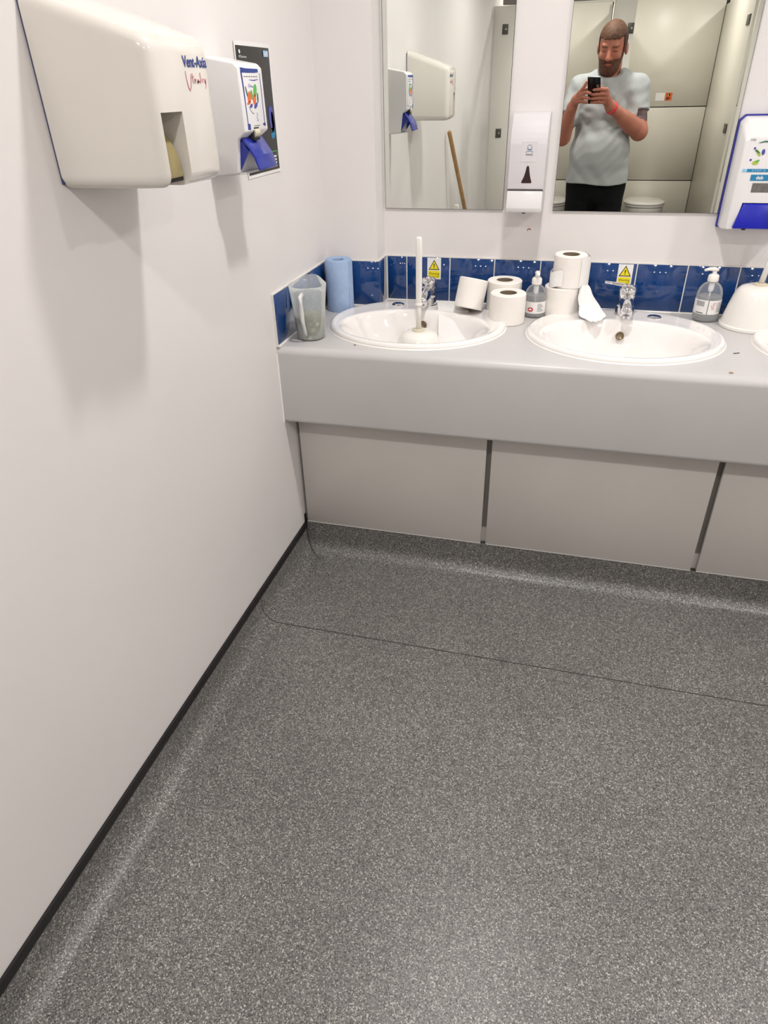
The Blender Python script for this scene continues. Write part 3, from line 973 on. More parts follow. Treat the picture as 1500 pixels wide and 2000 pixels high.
# ------------------------------------------------------------------ warning stickers on the tiles
def build_sticker(x0, x1, z0, z1, label):
    t = thing('warning_sticker', label, 'sticker', ((x0 + x1) / 2, -0.0006, z0), group='yellow hot water warning stickers')
    wd, ht = x1 - x0, z1 - z0
    fr = Face((x0, -0.0004, z0), (1, 0, 0), (0, 0, 1))
    flat('backing', fr, rect(0, 0, wd, ht), 'paper_white', t, -0.0002, 0.0003)
    c = wd / 2
    def tri(s, dz):
        return [(c - s * 0.019, ht * 0.44 + dz), (c + s * 0.019, ht * 0.44 + dz), (c, ht * 0.44 + dz + s * 0.033)]
    flat('triangle_border', fr, tri(1.0, 0), 'print_black', t, 0.0, 0.0005)
    flat('triangle', fr, tri(0.78, 0.0026), 'print_yellow', t, 0.0, 0.0007)
    flat('exclamation_mark', fr, [(c - 0.0009, ht * 0.44 + 0.0085), (c + 0.0009, ht * 0.44 + 0.0085), (c + 0.0021, ht * 0.44 + 0.0195), (c - 0.0021, ht * 0.44 + 0.0195)], 'print_black', t, 0.0, 0.0009)
    flat('exclamation_mark', fr, oval(c, ht * 0.44 + 0.0058, 0.0015, 0.0015, 10), 'print_black', t, 0.0, 0.0009)
    flat('text_panel', fr, rect(0.0035, 0.004, wd - 0.0035, ht * 0.40), 'print_yellow', t, 0.0, 0.0005)
    lettering('lettering', 'Warning', fr, 0.0055, ht * 0.22, 0.0105, 'print_black', t, width=wd - 0.011, h=0.0007)
    lettering('lettering', 'Very hot water', fr, 0.0055, ht * 0.105, 0.0055, 'print_black', t, width=wd - 0.011, h=0.0007)
build_sticker(0.332, 0.379, 0.851, 0.9205, 'yellow triangle warning sticker above the tap of the left basin')
build_sticker(0.953, 0.998, 0.854, 0.9205, 'yellow triangle warning sticker above the tap of the middle basin')

# ------------------------------------------------------------------ toilet rolls
def build_roll(label, loc, rot=(0, 0, 0), r=0.054, h=0.1, ri=0.0255):
    t = thing('toilet_roll', label, 'toilet roll', loc, rot, group='white toilet rolls between the basins')
    pf = [(ri, 0.001), (r - 0.003, 0.0), (r, 0.003), (r, h - 0.003), (r - 0.003, h), (ri + 0.0012, h - 0.001)]
    lathe('paper', pf, 'tissue', t, n=40, cap0=False, cap1=False, local=True)
    lathe('cardboard_core', [(ri, 0.0015), (ri + 0.0012, h - 0.0012), (ri - 0.0012, h - 0.0014), (ri - 0.0012, 0.0015)], 'cardboard', t, n=28, cap0=False, cap1=False, local=True)
    lathe('core_floor', [(0.0, 0.002), (ri, 0.002), (ri, 0.003), (0.0, 0.003)], 'cardboard', t, n=20, local=True)
    return t
rc = build_roll('white toilet roll standing in front of the others between the basins', (0.629, -0.190, ZC), r=0.055, h=0.092)
rb = build_roll('white toilet roll half hidden behind the front roll, beside the pump bottle', (0.605, -0.080, ZC), r=0.0555, h=0.104)
ra = build_roll('white toilet roll tipped over and leaning on the rim of the left basin', (0.499, -0.150, ZC + 0.0255), (math.radians(-16), math.radians(8), 0), r=0.046, h=0.092)
rd = build_roll('white toilet roll at the bottom of the stack of two', (0.789, -0.075, ZC), r=0.056, h=0.092)
re = build_roll('loosely wound toilet roll on top of the stack of two', (0.803, -0.076, ZC + 0.0925), (math.radians(1), 0, 0.2), r=0.050, h=0.096)
# loose outer layer and tail of the top roll
rows = []
for i in range(22):
    a = math.radians(-60 + 200 * i / 21)
    rr_ = 0.0515 + 0.016 * max(0.0, math.sin(PI * i / 21)) ** 1.5
    rows.append([(rr_ * math.cos(a), rr_ * math.sin(a), z + 0.004 * math.sin(i * 0.7)) for z in (0.004, 0.03, 0.06, 0.09)])
sheet('loose_layer', rows, 'tissue_loose', re, local=True)
rows = []
for i in range(14):
    a = math.radians(165 + 75 * i / 13)
    rr_ = 0.0515 + 0.012 * max(0.0, math.sin(PI * i / 13)) ** 1.5
    rows.append([(rr_ * math.cos(a), rr_ * math.sin(a), z - 0.006 * math.sin(i * 0.4)) for z in (0.002, 0.025, 0.05)])
sheet('loose_layer', rows, 'tissue_loose', re, local=True)
tail = smooth_rows([[(0.838, -0.104, 0.870), (0.852, -0.098, 0.874), (0.866, -0.078, 0.872)],
                    [(0.842, -0.122, 0.842), (0.864, -0.118, 0.846), (0.888, -0.09, 0.838)],
                    [(0.846, -0.146, 0.808), (0.880, -0.134, 0.812), (0.914, -0.106, 0.806)],
                    [(0.858, -0.168, 0.7935), (0.892, -0.164, 0.795), (0.928, -0.134, 0.7945)],
                    [(0.884, -0.200, 0.7920), (0.902, -0.206, 0.794), (0.921, -0.176, 0.7935)]], 5)
ii, jj = np.meshgrid(np.arange(tail.shape[0]), np.arange(tail.shape[1]), indexing='ij')
tail[..., 0] += 0.0022 * np.sin(0.9 * ii + 1.3 * jj)
tail[..., 1] += 0.0030 * np.sin(1.1 * jj + 0.35 * ii) * np.clip(1.2 - ii / 16, 0, 1)
tail[..., 2] += 0.0016 * np.sin(1.7 * jj + 0.8 * ii)
tag(sheet('tissue_sheet', tail.tolist(), 'tissue_loose'), 'loose crumpled tissue hanging from the stacked rolls onto the middle basin rim', 'tissue')
strip_rows = smooth_rows([[(0.372, -0.046, 0.7915), (0.42, -0.048, 0.7925), (0.470, -0.062, 0.794)],
                          [(0.385, -0.082, 0.7905), (0.435, -0.088, 0.7915), (0.486, -0.092, 0.792)],
                          [(0.395, -0.124, 0.7895), (0.447, -0.134, 0.7905), (0.499, -0.140, 0.790)],
                          [(0.404, -0.160, 0.778), (0.457, -0.170, 0.776), (0.507, -0.178, 0.772)],
                          [(0.412, -0.196, 0.730), (0.464, -0.206, 0.732), (0.514, -0.212, 0.738)],
                          [(0.420, -0.236, 0.692), (0.472, -0.248, 0.698), (0.520, -0.256, 0.712)],
                          [(0.428, -0.30, 0.673), (0.478, -0.31, 0.682), (0.524, -0.316, 0.70)]], 5)
tag(sheet('tissue_strip', strip_rows.tolist(), 'tissue_loose'), 'flat strip of tissue draped down into the left basin bowl', 'tissue')

# ------------------------------------------------------------------ blue paper roll
t = thing('paper_towel_roll', 'pale blue paper towel roll standing in the tiled corner', 'paper towel', (0.0625, -0.1475, ZC))
lathe('paper', [(0.018, 0.001), (0.042, 0.0), (0.044, 0.004), (0.0435, 0.05), (0.0445, 0.085), (0.0445, 0.16), (0.041, 0.1655), (0.0195, 0.1635)], 'blue_tissue', t, n=44, cap0=False, cap1=False, local=True)
lathe('core', [(0.0195, 0.1640), (0.0178, 0.163), (0.0165, 0.10), (0.002, 0.098)], 'blue_tissue', t, n=24, cap0=False, local=True)
rows = []
for i in range(10):
    a = math.radians(-25 + 35 * i / 9)
    rows.append([((0.0448 + 0.0012 * (i > 6)) * math.cos(a), (0.0448 + 0.0012 * (i > 6)) * math.sin(a), z) for z in (0.002, 0.08, 0.162)])
sheet('loose_edge', rows, 'blue_tissue', t, local=True)

# ------------------------------------------------------------------ frosted measuring jug with sludge
def build_jug():
    t = thing('plastic_jug', 'frosted plastic jug half full of grey sludge on the worktop corner', 'jug', (0.070, -0.458, ZC))
    N = 48
    def rg(z, r, spout=0.0, inner=0.0):
        o = []
        for i in range(N):
            a = 2 * PI * i / N
            d = math.cos(a - math.radians(100))
            e = spout * max(0.0, d) ** 6
            q = r - inner + e
            o.append((q * math.cos(a), q * math.sin(a), z + 0.6 * e))
        return o
    H = 0.158
    out = [rg(0.0, 0.0395), rg(0.003, 0.0415), rg(0.06, 0.0455), rg(0.11, 0.050, 0.001), rg(0.14, 0.0535, 0.010), rg(H, 0.0555, 0.020)]
    inn = [rg(H, 0.0555, 0.020, 0.0016), rg(0.14, 0.0535, 0.010, 0.0016), rg(0.11, 0.050, 0.001, 0.0016), rg(0.06, 0.0455, 0, 0.0016), rg(0.004, 0.0415, 0, 0.0016)]
    loft('jug_wall', out + inn, 'jug_frost', t, local=True)
    # handle strap facing the room
    hd = math.radians(-88)
    dx, dy = math.cos(hd), math.sin(hd)
    pts = [(dx * 0.052, dy * 0.052, 0.142), (dx * 0.068, dy * 0.068, 0.136), (dx * 0.071, dy * 0.071, 0.11), (dx * 0.064, dy * 0.064, 0.07), (dx * 0.054, dy * 0.054, 0.035), (dx * 0.044, dy * 0.044, 0.02)]
    loft('handle', tube_rings(pts, [0.006, 0.0065, 0.0065, 0.006, 0.0055, 0.005], 10), 'plastic_grey_white', t, local=True)
    c = loft('sludge', [rg(0.0045, 0.039), rg(0.03, 0.0412), rg(0.066, 0.0436), rg(0.072, 0.04), rg(0.074, 0.02)], 'sludge', t, local=True)
    for a, z in ((-60, 0.034), (-72, 0.012), (-40, 0.050), (-108, 0.046)):
        a = math.radians(a)
        rr_ = 0.0402 + z * 0.05
        cx, cy = rr_ * math.cos(a), rr_ * math.sin(a)
        n = Vector((math.cos(a), math.sin(a), 0))
        u = Vector((-math.sin(a), math.cos(a), 0))
        R = []
        for i in range(13):
            th = 2 * PI * i / 12
            ce = Vector((cx, cy, z)) + (u * math.cos(th) + Vector((0, 0, 1)) * math.sin(th)) * 0.0036
            R.append([tuple(ce + ((u * math.cos(th) + Vector((0, 0, 1)) * math.sin(th)) * math.cos(p) + n * math.sin(p)) * 0.0015) for p in (0, 1.57, 3.14, 4.71)])
        loft('ring_bead', R, 'bead_white', c, local=True, cap0=False, cap1=False)
build_jug()

# ------------------------------------------------------------------ pump bottles
def build_bottle(label, loc, r, h, kind):
    t = thing('pump_bottle', label, 'bottle', loc, group='clear pump bottles')
    k = h / 0.115
    pf = [(r * 0.80, 0.0), (r * 0.96, 0.003), (r, 0.010), (r, 0.062 * k), (r * 0.97, 0.078 * k), (r * 0.86, 0.092 * k), (r * 0.66, 0.102 * k), (r * 0.42, 0.108 * k), (0.0125, 0.111 * k), (0.0125, h)]
    lathe('bottle_wall', pf, 'bottle_clear', t, n=36, cap1=False, local=True)
    lv = 0.076 * k if kind == 0 else 0.070 * k
    lathe('gel', [(r * 0.78, 0.004), (r * 0.93, 0.006), (r * 0.965, 0.012), (r * 0.965, 0.062 * k), (r * 0.945, lv), (0.0, lv + 0.0003)], 'gel_clear', t, n=32, local=True)
    lathe('dip_tube', [(0.0028, 0.008), (0.0028, h)], 'plastic_grey_white', t, n=10, local=True)
    lathe('pump_insert', [(0.006, h - 0.035), (0.0085, h - 0.028), (0.0085, h - 0.004)], 'plastic_white', t, n=14, local=True)
    lathe('collar', [(0.0155, h - 0.004), (0.0160, h - 0.002), (0.0155, h + 0.012), (0.012, h + 0.016), (0.0075, h + 0.017)], 'brush_white', t, n=28, local=True)
    lathe('pump_stem', [(0.0068, h + 0.015), (0.0068, h + 0.027)], 'brush_white', t, n=16, local=True)
    hd = (-0.03, -0.004) if kind == 1 else (0.004, -0.026)
    pts = [(-hd[0] * 0.32, -hd[1] * 0.32, h + 0.028), (0, 0, h + 0.030), (hd[0] * 0.5, hd[1] * 0.5, h + 0.031), (hd[0], hd[1], h + 0.027)]
    loft('pump_head', tube_rings(pts, [0.006, 0.0088, 0.0068, 0.0048], 14, 0.75), 'brush_white', t, local=True)
    # label wrapped round the front, towards the room
    def wrap(name, a0, a1, z0, z1, m, off=0.0005, n=14):
        rows = []
        for i in range(n + 1):
            a = math.radians(a0 + (a1 - a0) * i / n)
            rows.append([((r + off) * math.cos(a), (r + off) * math.sin(a), z) for z in (z0, z1)])
        return sheet(name, rows, m, t, 0.0003, local=True)
    def oval_wrap(name, a, z, da, dz, m, off):
        pts = [(math.radians(a + da * math.cos(2 * PI * i / 20)), z + dz * math.sin(2 * PI * i / 20)) for i in range(20)]
        v = [((r + o_) * math.cos(p), (r + o_) * math.sin(p), q) for o_ in (off - 0.0004, off) for p, q in pts]
        f = [list(range(20))[::-1], list(range(20, 40))] + [(i, (i + 1) % 20, 20 + (i + 1) % 20, 20 + i) for i in range(20)]
        obj(name, v, f, m, t, local=True)
    if kind == 0:
        wrap('label', -175, 10, 0.016, 0.052, 'paper_white')
        oval_wrap('label_emblem', -108, 0.0285, 15, 0.0068, 'emblem_red', 0.0011)
        oval_wrap('label_emblem', -108, 0.0285, 9, 0.0022, 'paper_white', 0.0016)
        for i in range(6):
            wrap('label_line', -72, -38 - (i % 3) * 6, 0.024 + 0.0042 * i, 0.0254 + 0.0042 * i, 'print_grey', 0.0010, 6)
    else:
        wrap('label', -178, -97, 0.026, 0.068, 'paper_white')
        wrap('label', -93, -5, 0.026, 0.068, 'paper_white')
        for i in range(6):
            wrap('label_line', -152, -112, 0.050 + 0.0026 * i, 0.0512 + 0.0026 * i, 'print_grey', 0.0010, 6)
        wrap('label_line', -146, -112, 0.0288, 0.0308, 'print_black', 0.0010, 6)
        for zz, aa in ((0.058, -68), (0.051, -76), (0.044, -72)):
            oval_wrap('label_emblem', aa, zz, 6, 0.0036, 'print_red', 0.0011)
            oval_wrap('label_emblem', aa, zz, 4, 0.0025, 'paper_white', 0.0014)
        for i in range(7):
            wrap('label_line', -56, -24, 0.034 + 0.0042 * i, 0.0352 + 0.0042 * i, 'print_grey', 0.0010, 6)
build_bottle('clear pump bottle with red emblem label between the toilet rolls', (0.708, -0.108, ZC), 0.034, 0.105, 0)
build_bottle('clear pump bottle with two white back labels beside the white toilet brush pot', (1.228, -0.056, ZC), 0.0375, 0.122, 1)

# ------------------------------------------------------------------ toilet brushes
def build_brush(label, loc, rot, tilt=(0, 0)):
    t = thing('toilet_brush', label, 'toilet brush', loc, rot, group='white toilet brushes in domed pots')
    lathe('pot', [(0.086, 0.0), (0.088, 0.002), (0.088, 0.009), (0.084, 0.012), (0.080, 0.03), (0.073, 0.06), (0.065, 0.09), (0.058, 0.106), (0.050, 0.115), (0.036, 0.120), (0.020, 0.121)], 'brush_white', t, n=44, local=True)
    lathe('lid_collar', [(0.019, 0.118), (0.0195, 0.124), (0.016, 0.1265), (0.008, 0.127)], 'nozzle_cream', t, n=24, local=True)
    tx, ty = tilt
    def at(z):
        return (tx * (z - 0.12), ty * (z - 0.12), z)
    H = 0.396
    rr = []
    for z, a, b in ((0.122, 0.0082, 0.0082), (0.19, 0.0078, 0.0078), (0.2, 0.0078, 0.0078)):
        rr.append(ring(at(z)[0], at(z)[1], z, a, b, 16))
    loft('lower_handle', rr, 'brush_white', t, local=True)
    lathe('grip_ring', [(0.0, 0.198), (0.0105, 0.198), (0.0115, 0.2), (0.0115, 0.203), (0.0105, 0.205), (0.0, 0.205)], 'brush_white', t, c=(at(0.2)[0], at(0.2)[1]), n=20, local=True)
    rr = []
    for z, a, b in ((0.204, 0.0085, 0.0065), (0.26, 0.0092, 0.0068), (0.34, 0.0092, 0.0068), (H - 0.006, 0.009, 0.0066), (H - 0.001, 0.007, 0.005), (H, 0.003, 0.002)):
        rr.append(ring(at(z)[0], at(z)[1], z, a, b, 20, 3.0))
    loft('grip', rr, 'brush_white', t, local=True, angle=60)
    return t
b1 = build_brush('white toilet brush in domed pot standing in the left basin bowl', (0.372, -0.315, ZC - 0.126), (0, 0, 0), (-0.0, 0.0))
b2 = build_brush('white toilet brush in domed pot standing on the worktop at the right', (1.352, -0.098, ZC), (0, 0, 0), (0.07, -0.17))
rows = []
for i in range(7):
    a_ = math.radians(-62 + 22 * i / 6)
    rows.append([((0.0745 - 0.0012 * k) * math.cos(a_), (0.0745 - 0.0012 * k) * math.sin(a_), 0.058 + 0.0035 * k) for k in range(3)])
sheet('maker_mark', rows, 'print_grey', b2, local=True)

# ------------------------------------------------------------------ bits lying on the worktop
tag(prism('dark_fragment', [(1.2645, -0.3722), (1.281, -0.3650), (1.2822, -0.3668), (1.2660, -0.3742)], 'z', ZC + 0.0002, ZC + 0.002, 'debris_dark', bevel=0.0005, seg=1), 'small dark sliver lying on the worktop right of the middle basin', 'debris')
tag(prism('tan_fragment', [(1.230, -0.531), (1.233, -0.5265), (1.239, -0.528), (1.242, -0.532), (1.236, -0.535)], 'z', ZC + 0.0002, ZC + 0.003, 'debris_tan', bevel=0.0008, seg=1), 'small tan crumb lying near the front edge of the worktop', 'debris')
tag(prism('dark_crumb', [(0.219, -0.505), (0.2225, -0.502), (0.226, -0.5035), (0.223, -0.507)], 'z', ZC + 0.0002, ZC + 0.002, 'debris_dark', bevel=0.0005, seg=1), 'tiny dark crumb on the worktop in front of the left basin', 'debris')

# ------------------------------------------------------------------ cubicles behind the camera, seen in the mirrors
YF = -4.0
def panel_back(x0, x1):
    for z0, z1 in ((0.02, 0.572), (0.580, 1.196), (1.204, 2.02)):
        box('duct_panel', (x0 + 0.002, YR + 0.0005, z0), (x1 - 0.002, YR + 0.014, z1), 'cubicle', wall_rear, bevel=0.001, seg=1)
box('duct_backing', (0.0, YR, 0.0), (XR, YR + 0.004, 2.02), 'dark_gap', wall_rear)
for a, b in ((0.0, 0.868), (0.895, 1.82), (1.845, XR)):
    panel_back(a, b)
box('edge_trim', (0.852, YR + 0.014, 0.02), (0.868, YR + 0.03, 2.0), 'aluminium', wall_rear)

def partition(x, label):
    t = thing('cubicle_partition', label, 'partition', (x, (YR + YF) / 2, 0.0), group='cubicle partitions')
    box('board', (x - 0.01, YR + 0.016, 0.1), (x + 0.01, YF - 0.02, 1.96), 'cubicle', t, bevel=0.001, seg=1)
    for y in (YR + 0.3, YF - 0.3):
        lathe('foot', [(0.03, 0.001), (0.03, 0.006), (0.012, 0.01), (0.012, 0.1)], 'aluminium', t, c=(x, y), n=16)
    return t
partition(0.882, 'beige cubicle partition behind the person\'s head, seen edge-on in the mirror')
p2 = partition(1.832, 'beige cubicle partition with two dark hinge plates, at the mirror\'s right')

mat('cubicle_front', (240, 237, 229), 0.38, var=0.015, scale=4)
def pilaster(x0, x1, label):
    t = thing('cubicle_pilaster', label, 'pilaster', ((x0 + x1) / 2, YF, 0.0), group='cubicle front posts')
    box('board', (x0, YF - 0.018, 0.1), (x1, YF, 1.915), 'cubicle_front', t, bevel=0.001, seg=1)
    lathe('foot', [(0.025, 0.001), (0.025, 0.006), (0.012, 0.01), (0.012, 0.1)], 'aluminium', t, c=((x0 + x1) / 2, YF - 0.009), n=16)
    return t
pa = pilaster(0.0005, 0.21, 'cubicle front post with two dark hinge plates against the left wall')
pb = pilaster(0.878, 1.03, 'cubicle front post between the first two cubicles, behind the person')
pilaster(1.848, 1.93, 'cubicle front post beside the third cubicle')
hr = thing('headrail', 'horizontal rail over the cubicle fronts along the mirror\'s top edge', 'rail', (XR / 2, YF, 1.92))
box('rail', (0.06, YF - 0.024, 1.92), (XR - 0.002, YF + 0.006, 1.975), 'laminate_dark', hr, bevel=0.003)

def hinge(x, y, z, face, parent):
    if face == 'y':
        box('hinge_plate', (x - 0.022, y, z - 0.032), (x + 0.022, y + 0.008, z + 0.032), 'hinge_dark', parent, bevel=0.002)
        fr_ = Face((x + 0.006, y + 0.008, z), (1, 0, 0), (0, 0, 1))
        v, f = loft_vf([[(x + 0.006 + r * math.cos(a), yy, z + r * math.sin(a)) for a in [2 * PI * i / 12 for i in range(12)]] for r, yy in ((0.006, y + 0.006), (0.006, y + 0.011))])
        obj('hinge_screw', v, f, 'aluminium', parent)
    else:
        box('hinge_plate', (x - 0.008, y - 0.06, z - 0.032), (x, y + 0.06, z + 0.032), 'hinge_dark', parent, bevel=0.002)
        v, f = loft_vf([[(xx, y + r * math.cos(a), z + r * math.sin(a)) for a in [2 * PI * i / 12 for i in range(12)]] for r, xx in ((0.007, x - 0.006), (0.007, x - 0.012))])
        obj('hinge_screw', v, f, 'aluminium', parent)

def door(hx, ang, wd, label):
    """leaf hinged at (hx, YF), swung into the cubicle"""
    t = thing('cubicle_door', label, 'door', (hx, YF - 0.032, 0.0), (0, 0, math.radians(-ang)), group='open cubicle doors')
    box('leaf', (0.0, -0.009, 0.12), (wd, 0.009, 1.9), 'cubicle', t, bevel=0.001, seg=1, local=True)
    box('door_handle', (wd - 0.06, 0.009, 0.95), (wd - 0.04, 0.03, 1.08), 'aluminium', t, bevel=0.004, local=True)
    return t
door(0.225, 96, 0.62, 'open beige cubicle door folded back along the left wall')
door(1.012, 96, 0.62, 'open beige cubicle door folded against the partition behind the person')
for x_, z in ((0.088, 1.77), (0.081, 1.077)):
    hinge(x_, YF, z, 'y', pa)
hinge(1.006, YF, 1.742, 'y', pb)
for z in (1.77, 1.085):
    hinge(1.822, YF - 0.15, z, 'x', p2)
# small notice on the duct panel of the second cubicle
nt_ = thing('notice_sticker', 'small white and orange notice on the cubicle back panel beside the person', 'sticker', (1.42, YR + 0.0148, 1.25))
fr = Face((1.36, YR + 0.0148, 1.252), (1, 0, 0), (0, 0, 1))
# seen from the room (+y side): u to the right is +x as well because the mirror keeps x
def nflat(name, poly, m, h):
    n = len(poly)
    v = [(fr.o.x + a, fr.o.y + 0.0, fr.o.z + b) for a, b in poly] + [(fr.o.x + a, fr.o.y + h, fr.o.z + b) for a, b in poly]
    f = [list(range(n)), list(range(n, 2 * n))[::-1]] + [(i, (i + 1) % n, n + (i + 1) % n, n + i) for i in range(n)]
    obj(name, v, f, m, nt_)
nflat('backing', rect(0, 0, 0.145, 0.062), 'paper_white', 0.0008)
nflat('orange_panel', rect(0.082, 0, 0.145, 0.062), 'print_orange', 0.0012)
nflat('glyph', rect(0.098, 0.006, 0.112, 0.026), 'print_black', 0.0016)
nflat('glyph', rect(0.116, 0.010, 0.128, 0.026), 'print_black', 0.0016)
nflat('glyph', rect(0.100, 0.034, 0.126, 0.054), 'print_black', 0.0016)
nflat('glyph', rect(0.104, 0.038, 0.114, 0.048), 'print_yellow', 0.002)

def build_toilet(x, label):
    t = thing('toilet', label, 'toilet', (x, YR + 0.28, 0.0), group='white toilets in the cubicles')
    def dsh(y0, y1, hw, z, n=40, p=2.3):
        cy, ry = (y0 + y1) / 2, (y1 - y0) / 2
        return [(x + hw * math.copysign(abs(math.cos(a)) ** (2 / p), math.cos(a)), YR + cy + ry * math.copysign(abs(math.sin(a)) ** (2 / p), math.sin(a)), z) for a in [2 * PI * i / n for i in range(n)]]
    loft('pan', [dsh(0.016, 0.38, 0.11, 0.0), dsh(0.016, 0.38, 0.105, 0.04), dsh(0.016, 0.42, 0.115, 0.16), dsh(0.016, 0.50, 0.155, 0.27), dsh(0.016, 0.535, 0.18, 0.34), dsh(0.016, 0.54, 0.183, 0.385), dsh(0.016, 0.535, 0.178, 0.392)], 'ceramic', t)
    loft('seat', [dsh(0.07, 0.54, 0.185, 0.394), dsh(0.065, 0.547, 0.19, 0.399), dsh(0.065, 0.547, 0.19, 0.408), dsh(0.07, 0.54, 0.185, 0.412)], 'ceramic', t)
    loft('lid', [dsh(0.06, 0.542, 0.186, 0.4135), dsh(0.055, 0.549, 0.192, 0.418), dsh(0.055, 0.549, 0.192, 0.427), dsh(0.06, 0.540, 0.182, 0.436), dsh(0.09, 0.50, 0.15, 0.441), dsh(0.2, 0.4, 0.06, 0.443)], 'ceramic', t)
    for s in (-0.07, 0.07):
        tube('seat_hinge', [(x + s - 0.02, YR + 0.05, 0.42), (x + s + 0.02, YR + 0.05, 0.42)], 0.012, 'aluminium', t)
build_toilet(0.48, 'white toilet with closed lid at the left, half hidden by the person')
build_toilet(1.39, 'white toilet with closed lid in the cubicle right of the person')

# wooden pole leaning on the left wall
pd = Vector((0.187, -0.641, -1.189))
p0 = Vector((0.022, -2.069, 1.190))
p1 = p0 + pd * (1.188 / 1.189)
p1.z = 0.004
tag(loft('wooden_pole', tube_rings([p0 + (p0 - p1).normalized() * 0.0, p0 + (p1 - p0) * 0.004, p0 + (p1 - p0) * 0.5, p0 + (p1 - p0) * 0.996, p1], [0.009, 0.0125, 0.0125, 0.0125, 0.009], 16), 'wood_pole', angle=50),
    'plain wooden pole leaning on the left wall, seen in the left mirror', 'pole')

# ------------------------------------------------------------------ person (signed-distance body turned into one continuous mesh)
class Field:
    def __init__(s, lo, hi, h):
        s.lo, s.h = np.array(lo, float), h
        s.n = np.ceil((np.array(hi) - s.lo) / h).astype(int) + 1
        s.F = np.full(tuple(s.n), 1.0, dtype=np.float32)
    def region(s, lo, hi):
        a = np.clip(np.floor((np.array(lo) - s.lo) / s.h).astype(int), 0, s.n - 1)
        b = np.clip(np.ceil((np.array(hi) - s.lo) / s.h).astype(int) + 1, 1, s.n)
        sl = tuple(slice(i, j) for i, j in zip(a, b))
        g = np.meshgrid(*[(s.lo[k] + s.h * np.arange(a[k], b[k])).astype(np.float32) for k in range(3)], indexing='ij')
        return sl, g
    def blend(s, sl, d, k, sub=False):
        F = s.F[sl]
        if sub:
            d = -d
            hh = np.clip(0.5 - 0.5 * (F - d) / k, 0, 1)
            s.F[sl] = F * (1 - hh) + d * hh + k * hh * (1 - hh)
        else:
            hh = np.clip(0.5 + 0.5 * (F - d) / k, 0, 1)
            s.F[sl] = F * (1 - hh) + d * hh - k * hh * (1 - hh)
    def cap(s, a, b, ra, rb, k=0.01, sub=False):
        a, b = np.array(a, float), np.array(b, float)
        m = max(ra, rb) + k + 4 * s.h
        sl, (X, Y, Z) = s.region(np.minimum(a, b) - m, np.maximum(a, b) + m)
        if X.size == 0:
            return
        d = b - a
        L = float(d @ d) + 1e-12
        t = np.clip(((X - a[0]) * d[0] + (Y - a[1]) * d[1] + (Z - a[2]) * d[2]) / L, 0, 1)
        D = np.sqrt((X - a[0] - t * d[0]) ** 2 + (Y - a[1] - t * d[1]) ** 2 + (Z - a[2] - t * d[2]) ** 2) - (ra + (rb - ra) * t)
        s.blend(sl, D, k, sub)
    def ell(s, c, r, k=0.01, R=None, sub=False):
        c, r = np.array(c, float), np.array(r, float)
        m = r.max() + k + 4 * s.h
        sl, (X, Y, Z) = s.region(c - m, c + m)
        if X.size == 0:
            return
        P = [X - c[0], Y - c[1], Z - c[2]]
        if R is not None:
            P = [P[0] * R[i][0] + P[1] * R[i][1] + P[2] * R[i][2] for i in range(3)]
        k0 = np.sqrt((P[0] / r[0]) ** 2 + (P[1] / r[1]) ** 2 + (P[2] / r[2]) ** 2)
        k1 = np.sqrt((P[0] / r[0] ** 2) ** 2 + (P[1] / r[1] ** 2) ** 2 + (P[2] / r[2] ** 2) ** 2) + 1e-9
        s.blend(sl, k0 * (k0 - 1) / k1, k, sub)
    def coords(s):
        return np.meshgrid(*[(s.lo[k] + s.h * np.arange(s.n[k])).astype(np.float32) for k in range(3)], indexing='ij')
    def mesh(s):
        F = s.F
        F[0], F[-1], F[:, 0], F[:, -1], F[:, :, 0], F[:, :, -1] = 1, 1, 1, 1, 1, 1
        I = F < 0
        nx, ny, nz = F.shape
        cnt = np.zeros((nx - 1, ny - 1, nz - 1), np.int8)
        for i in (0, 1):
            for j in (0, 1):
                for k in (0, 1):
                    cnt += I[i:nx - 1 + i, j:ny - 1 + j, k:nz - 1 + k]
        mixed = (cnt > 0) & (cnt < 8)
        ids = np.full(mixed.shape, -1, np.int64)
        C = np.argwhere(mixed)
        ids[mixed] = np.arange(len(C))
        acc = np.zeros((len(C), 3))
        num = np.zeros(len(C))
        for ax in range(3):
            o1, o2 = [q for q in range(3) if q != ax]
            for a in (0, 1):
                for b in (0, 1):
                    o = np.zeros(3, int)
                    o[o1], o[o2] = a, b
                    e = o.copy()
                    e[ax] = 1
                    fa = F[tuple((C + o).T)]
                    fb = F[tuple((C + e).T)]
                    x = (fa < 0) != (fb < 0)
                    t = np.where(x, fa / np.where(x, fa - fb, 1), 0)
                    p = np.tile(o.astype(float), (len(C), 1))
                    p[:, ax] += t
                    acc += p * x[:, None]
                    num += x
        V = (C + acc / num[:, None]) * s.h + s.lo
        faces = []
        for ax in range(3):
            o1, o2 = (ax + 1) % 3, (ax + 2) % 3
            A = [slice(1, -1)] * 3
            B = [slice(1, -1)] * 3
            A[ax] = slice(0, -1)
            B[ax] = slice(1, None)
            ed = np.argwhere(I[tuple(A)] != I[tuple(B)])
            if len(ed) == 0:
                continue
            off = np.ones(3, int)
            off[ax] = 0
            G = ed + off
            ins = I[tuple(G.T)]
            def cell(d1, d2):
                q = G.copy()
                q[:, o1] += d1
                q[:, o2] += d2
                return ids[tuple(q.T)]
            Q = np.stack([cell(-1, -1), cell(0, -1), cell(0, 0), cell(-1, 0)], 1)
            Q[~ins] = Q[~ins][:, ::-1]
            faces.append(Q)
        Q = np.vstack(faces)
        Q = Q[(Q >= 0).all(1)]
        return V, Q

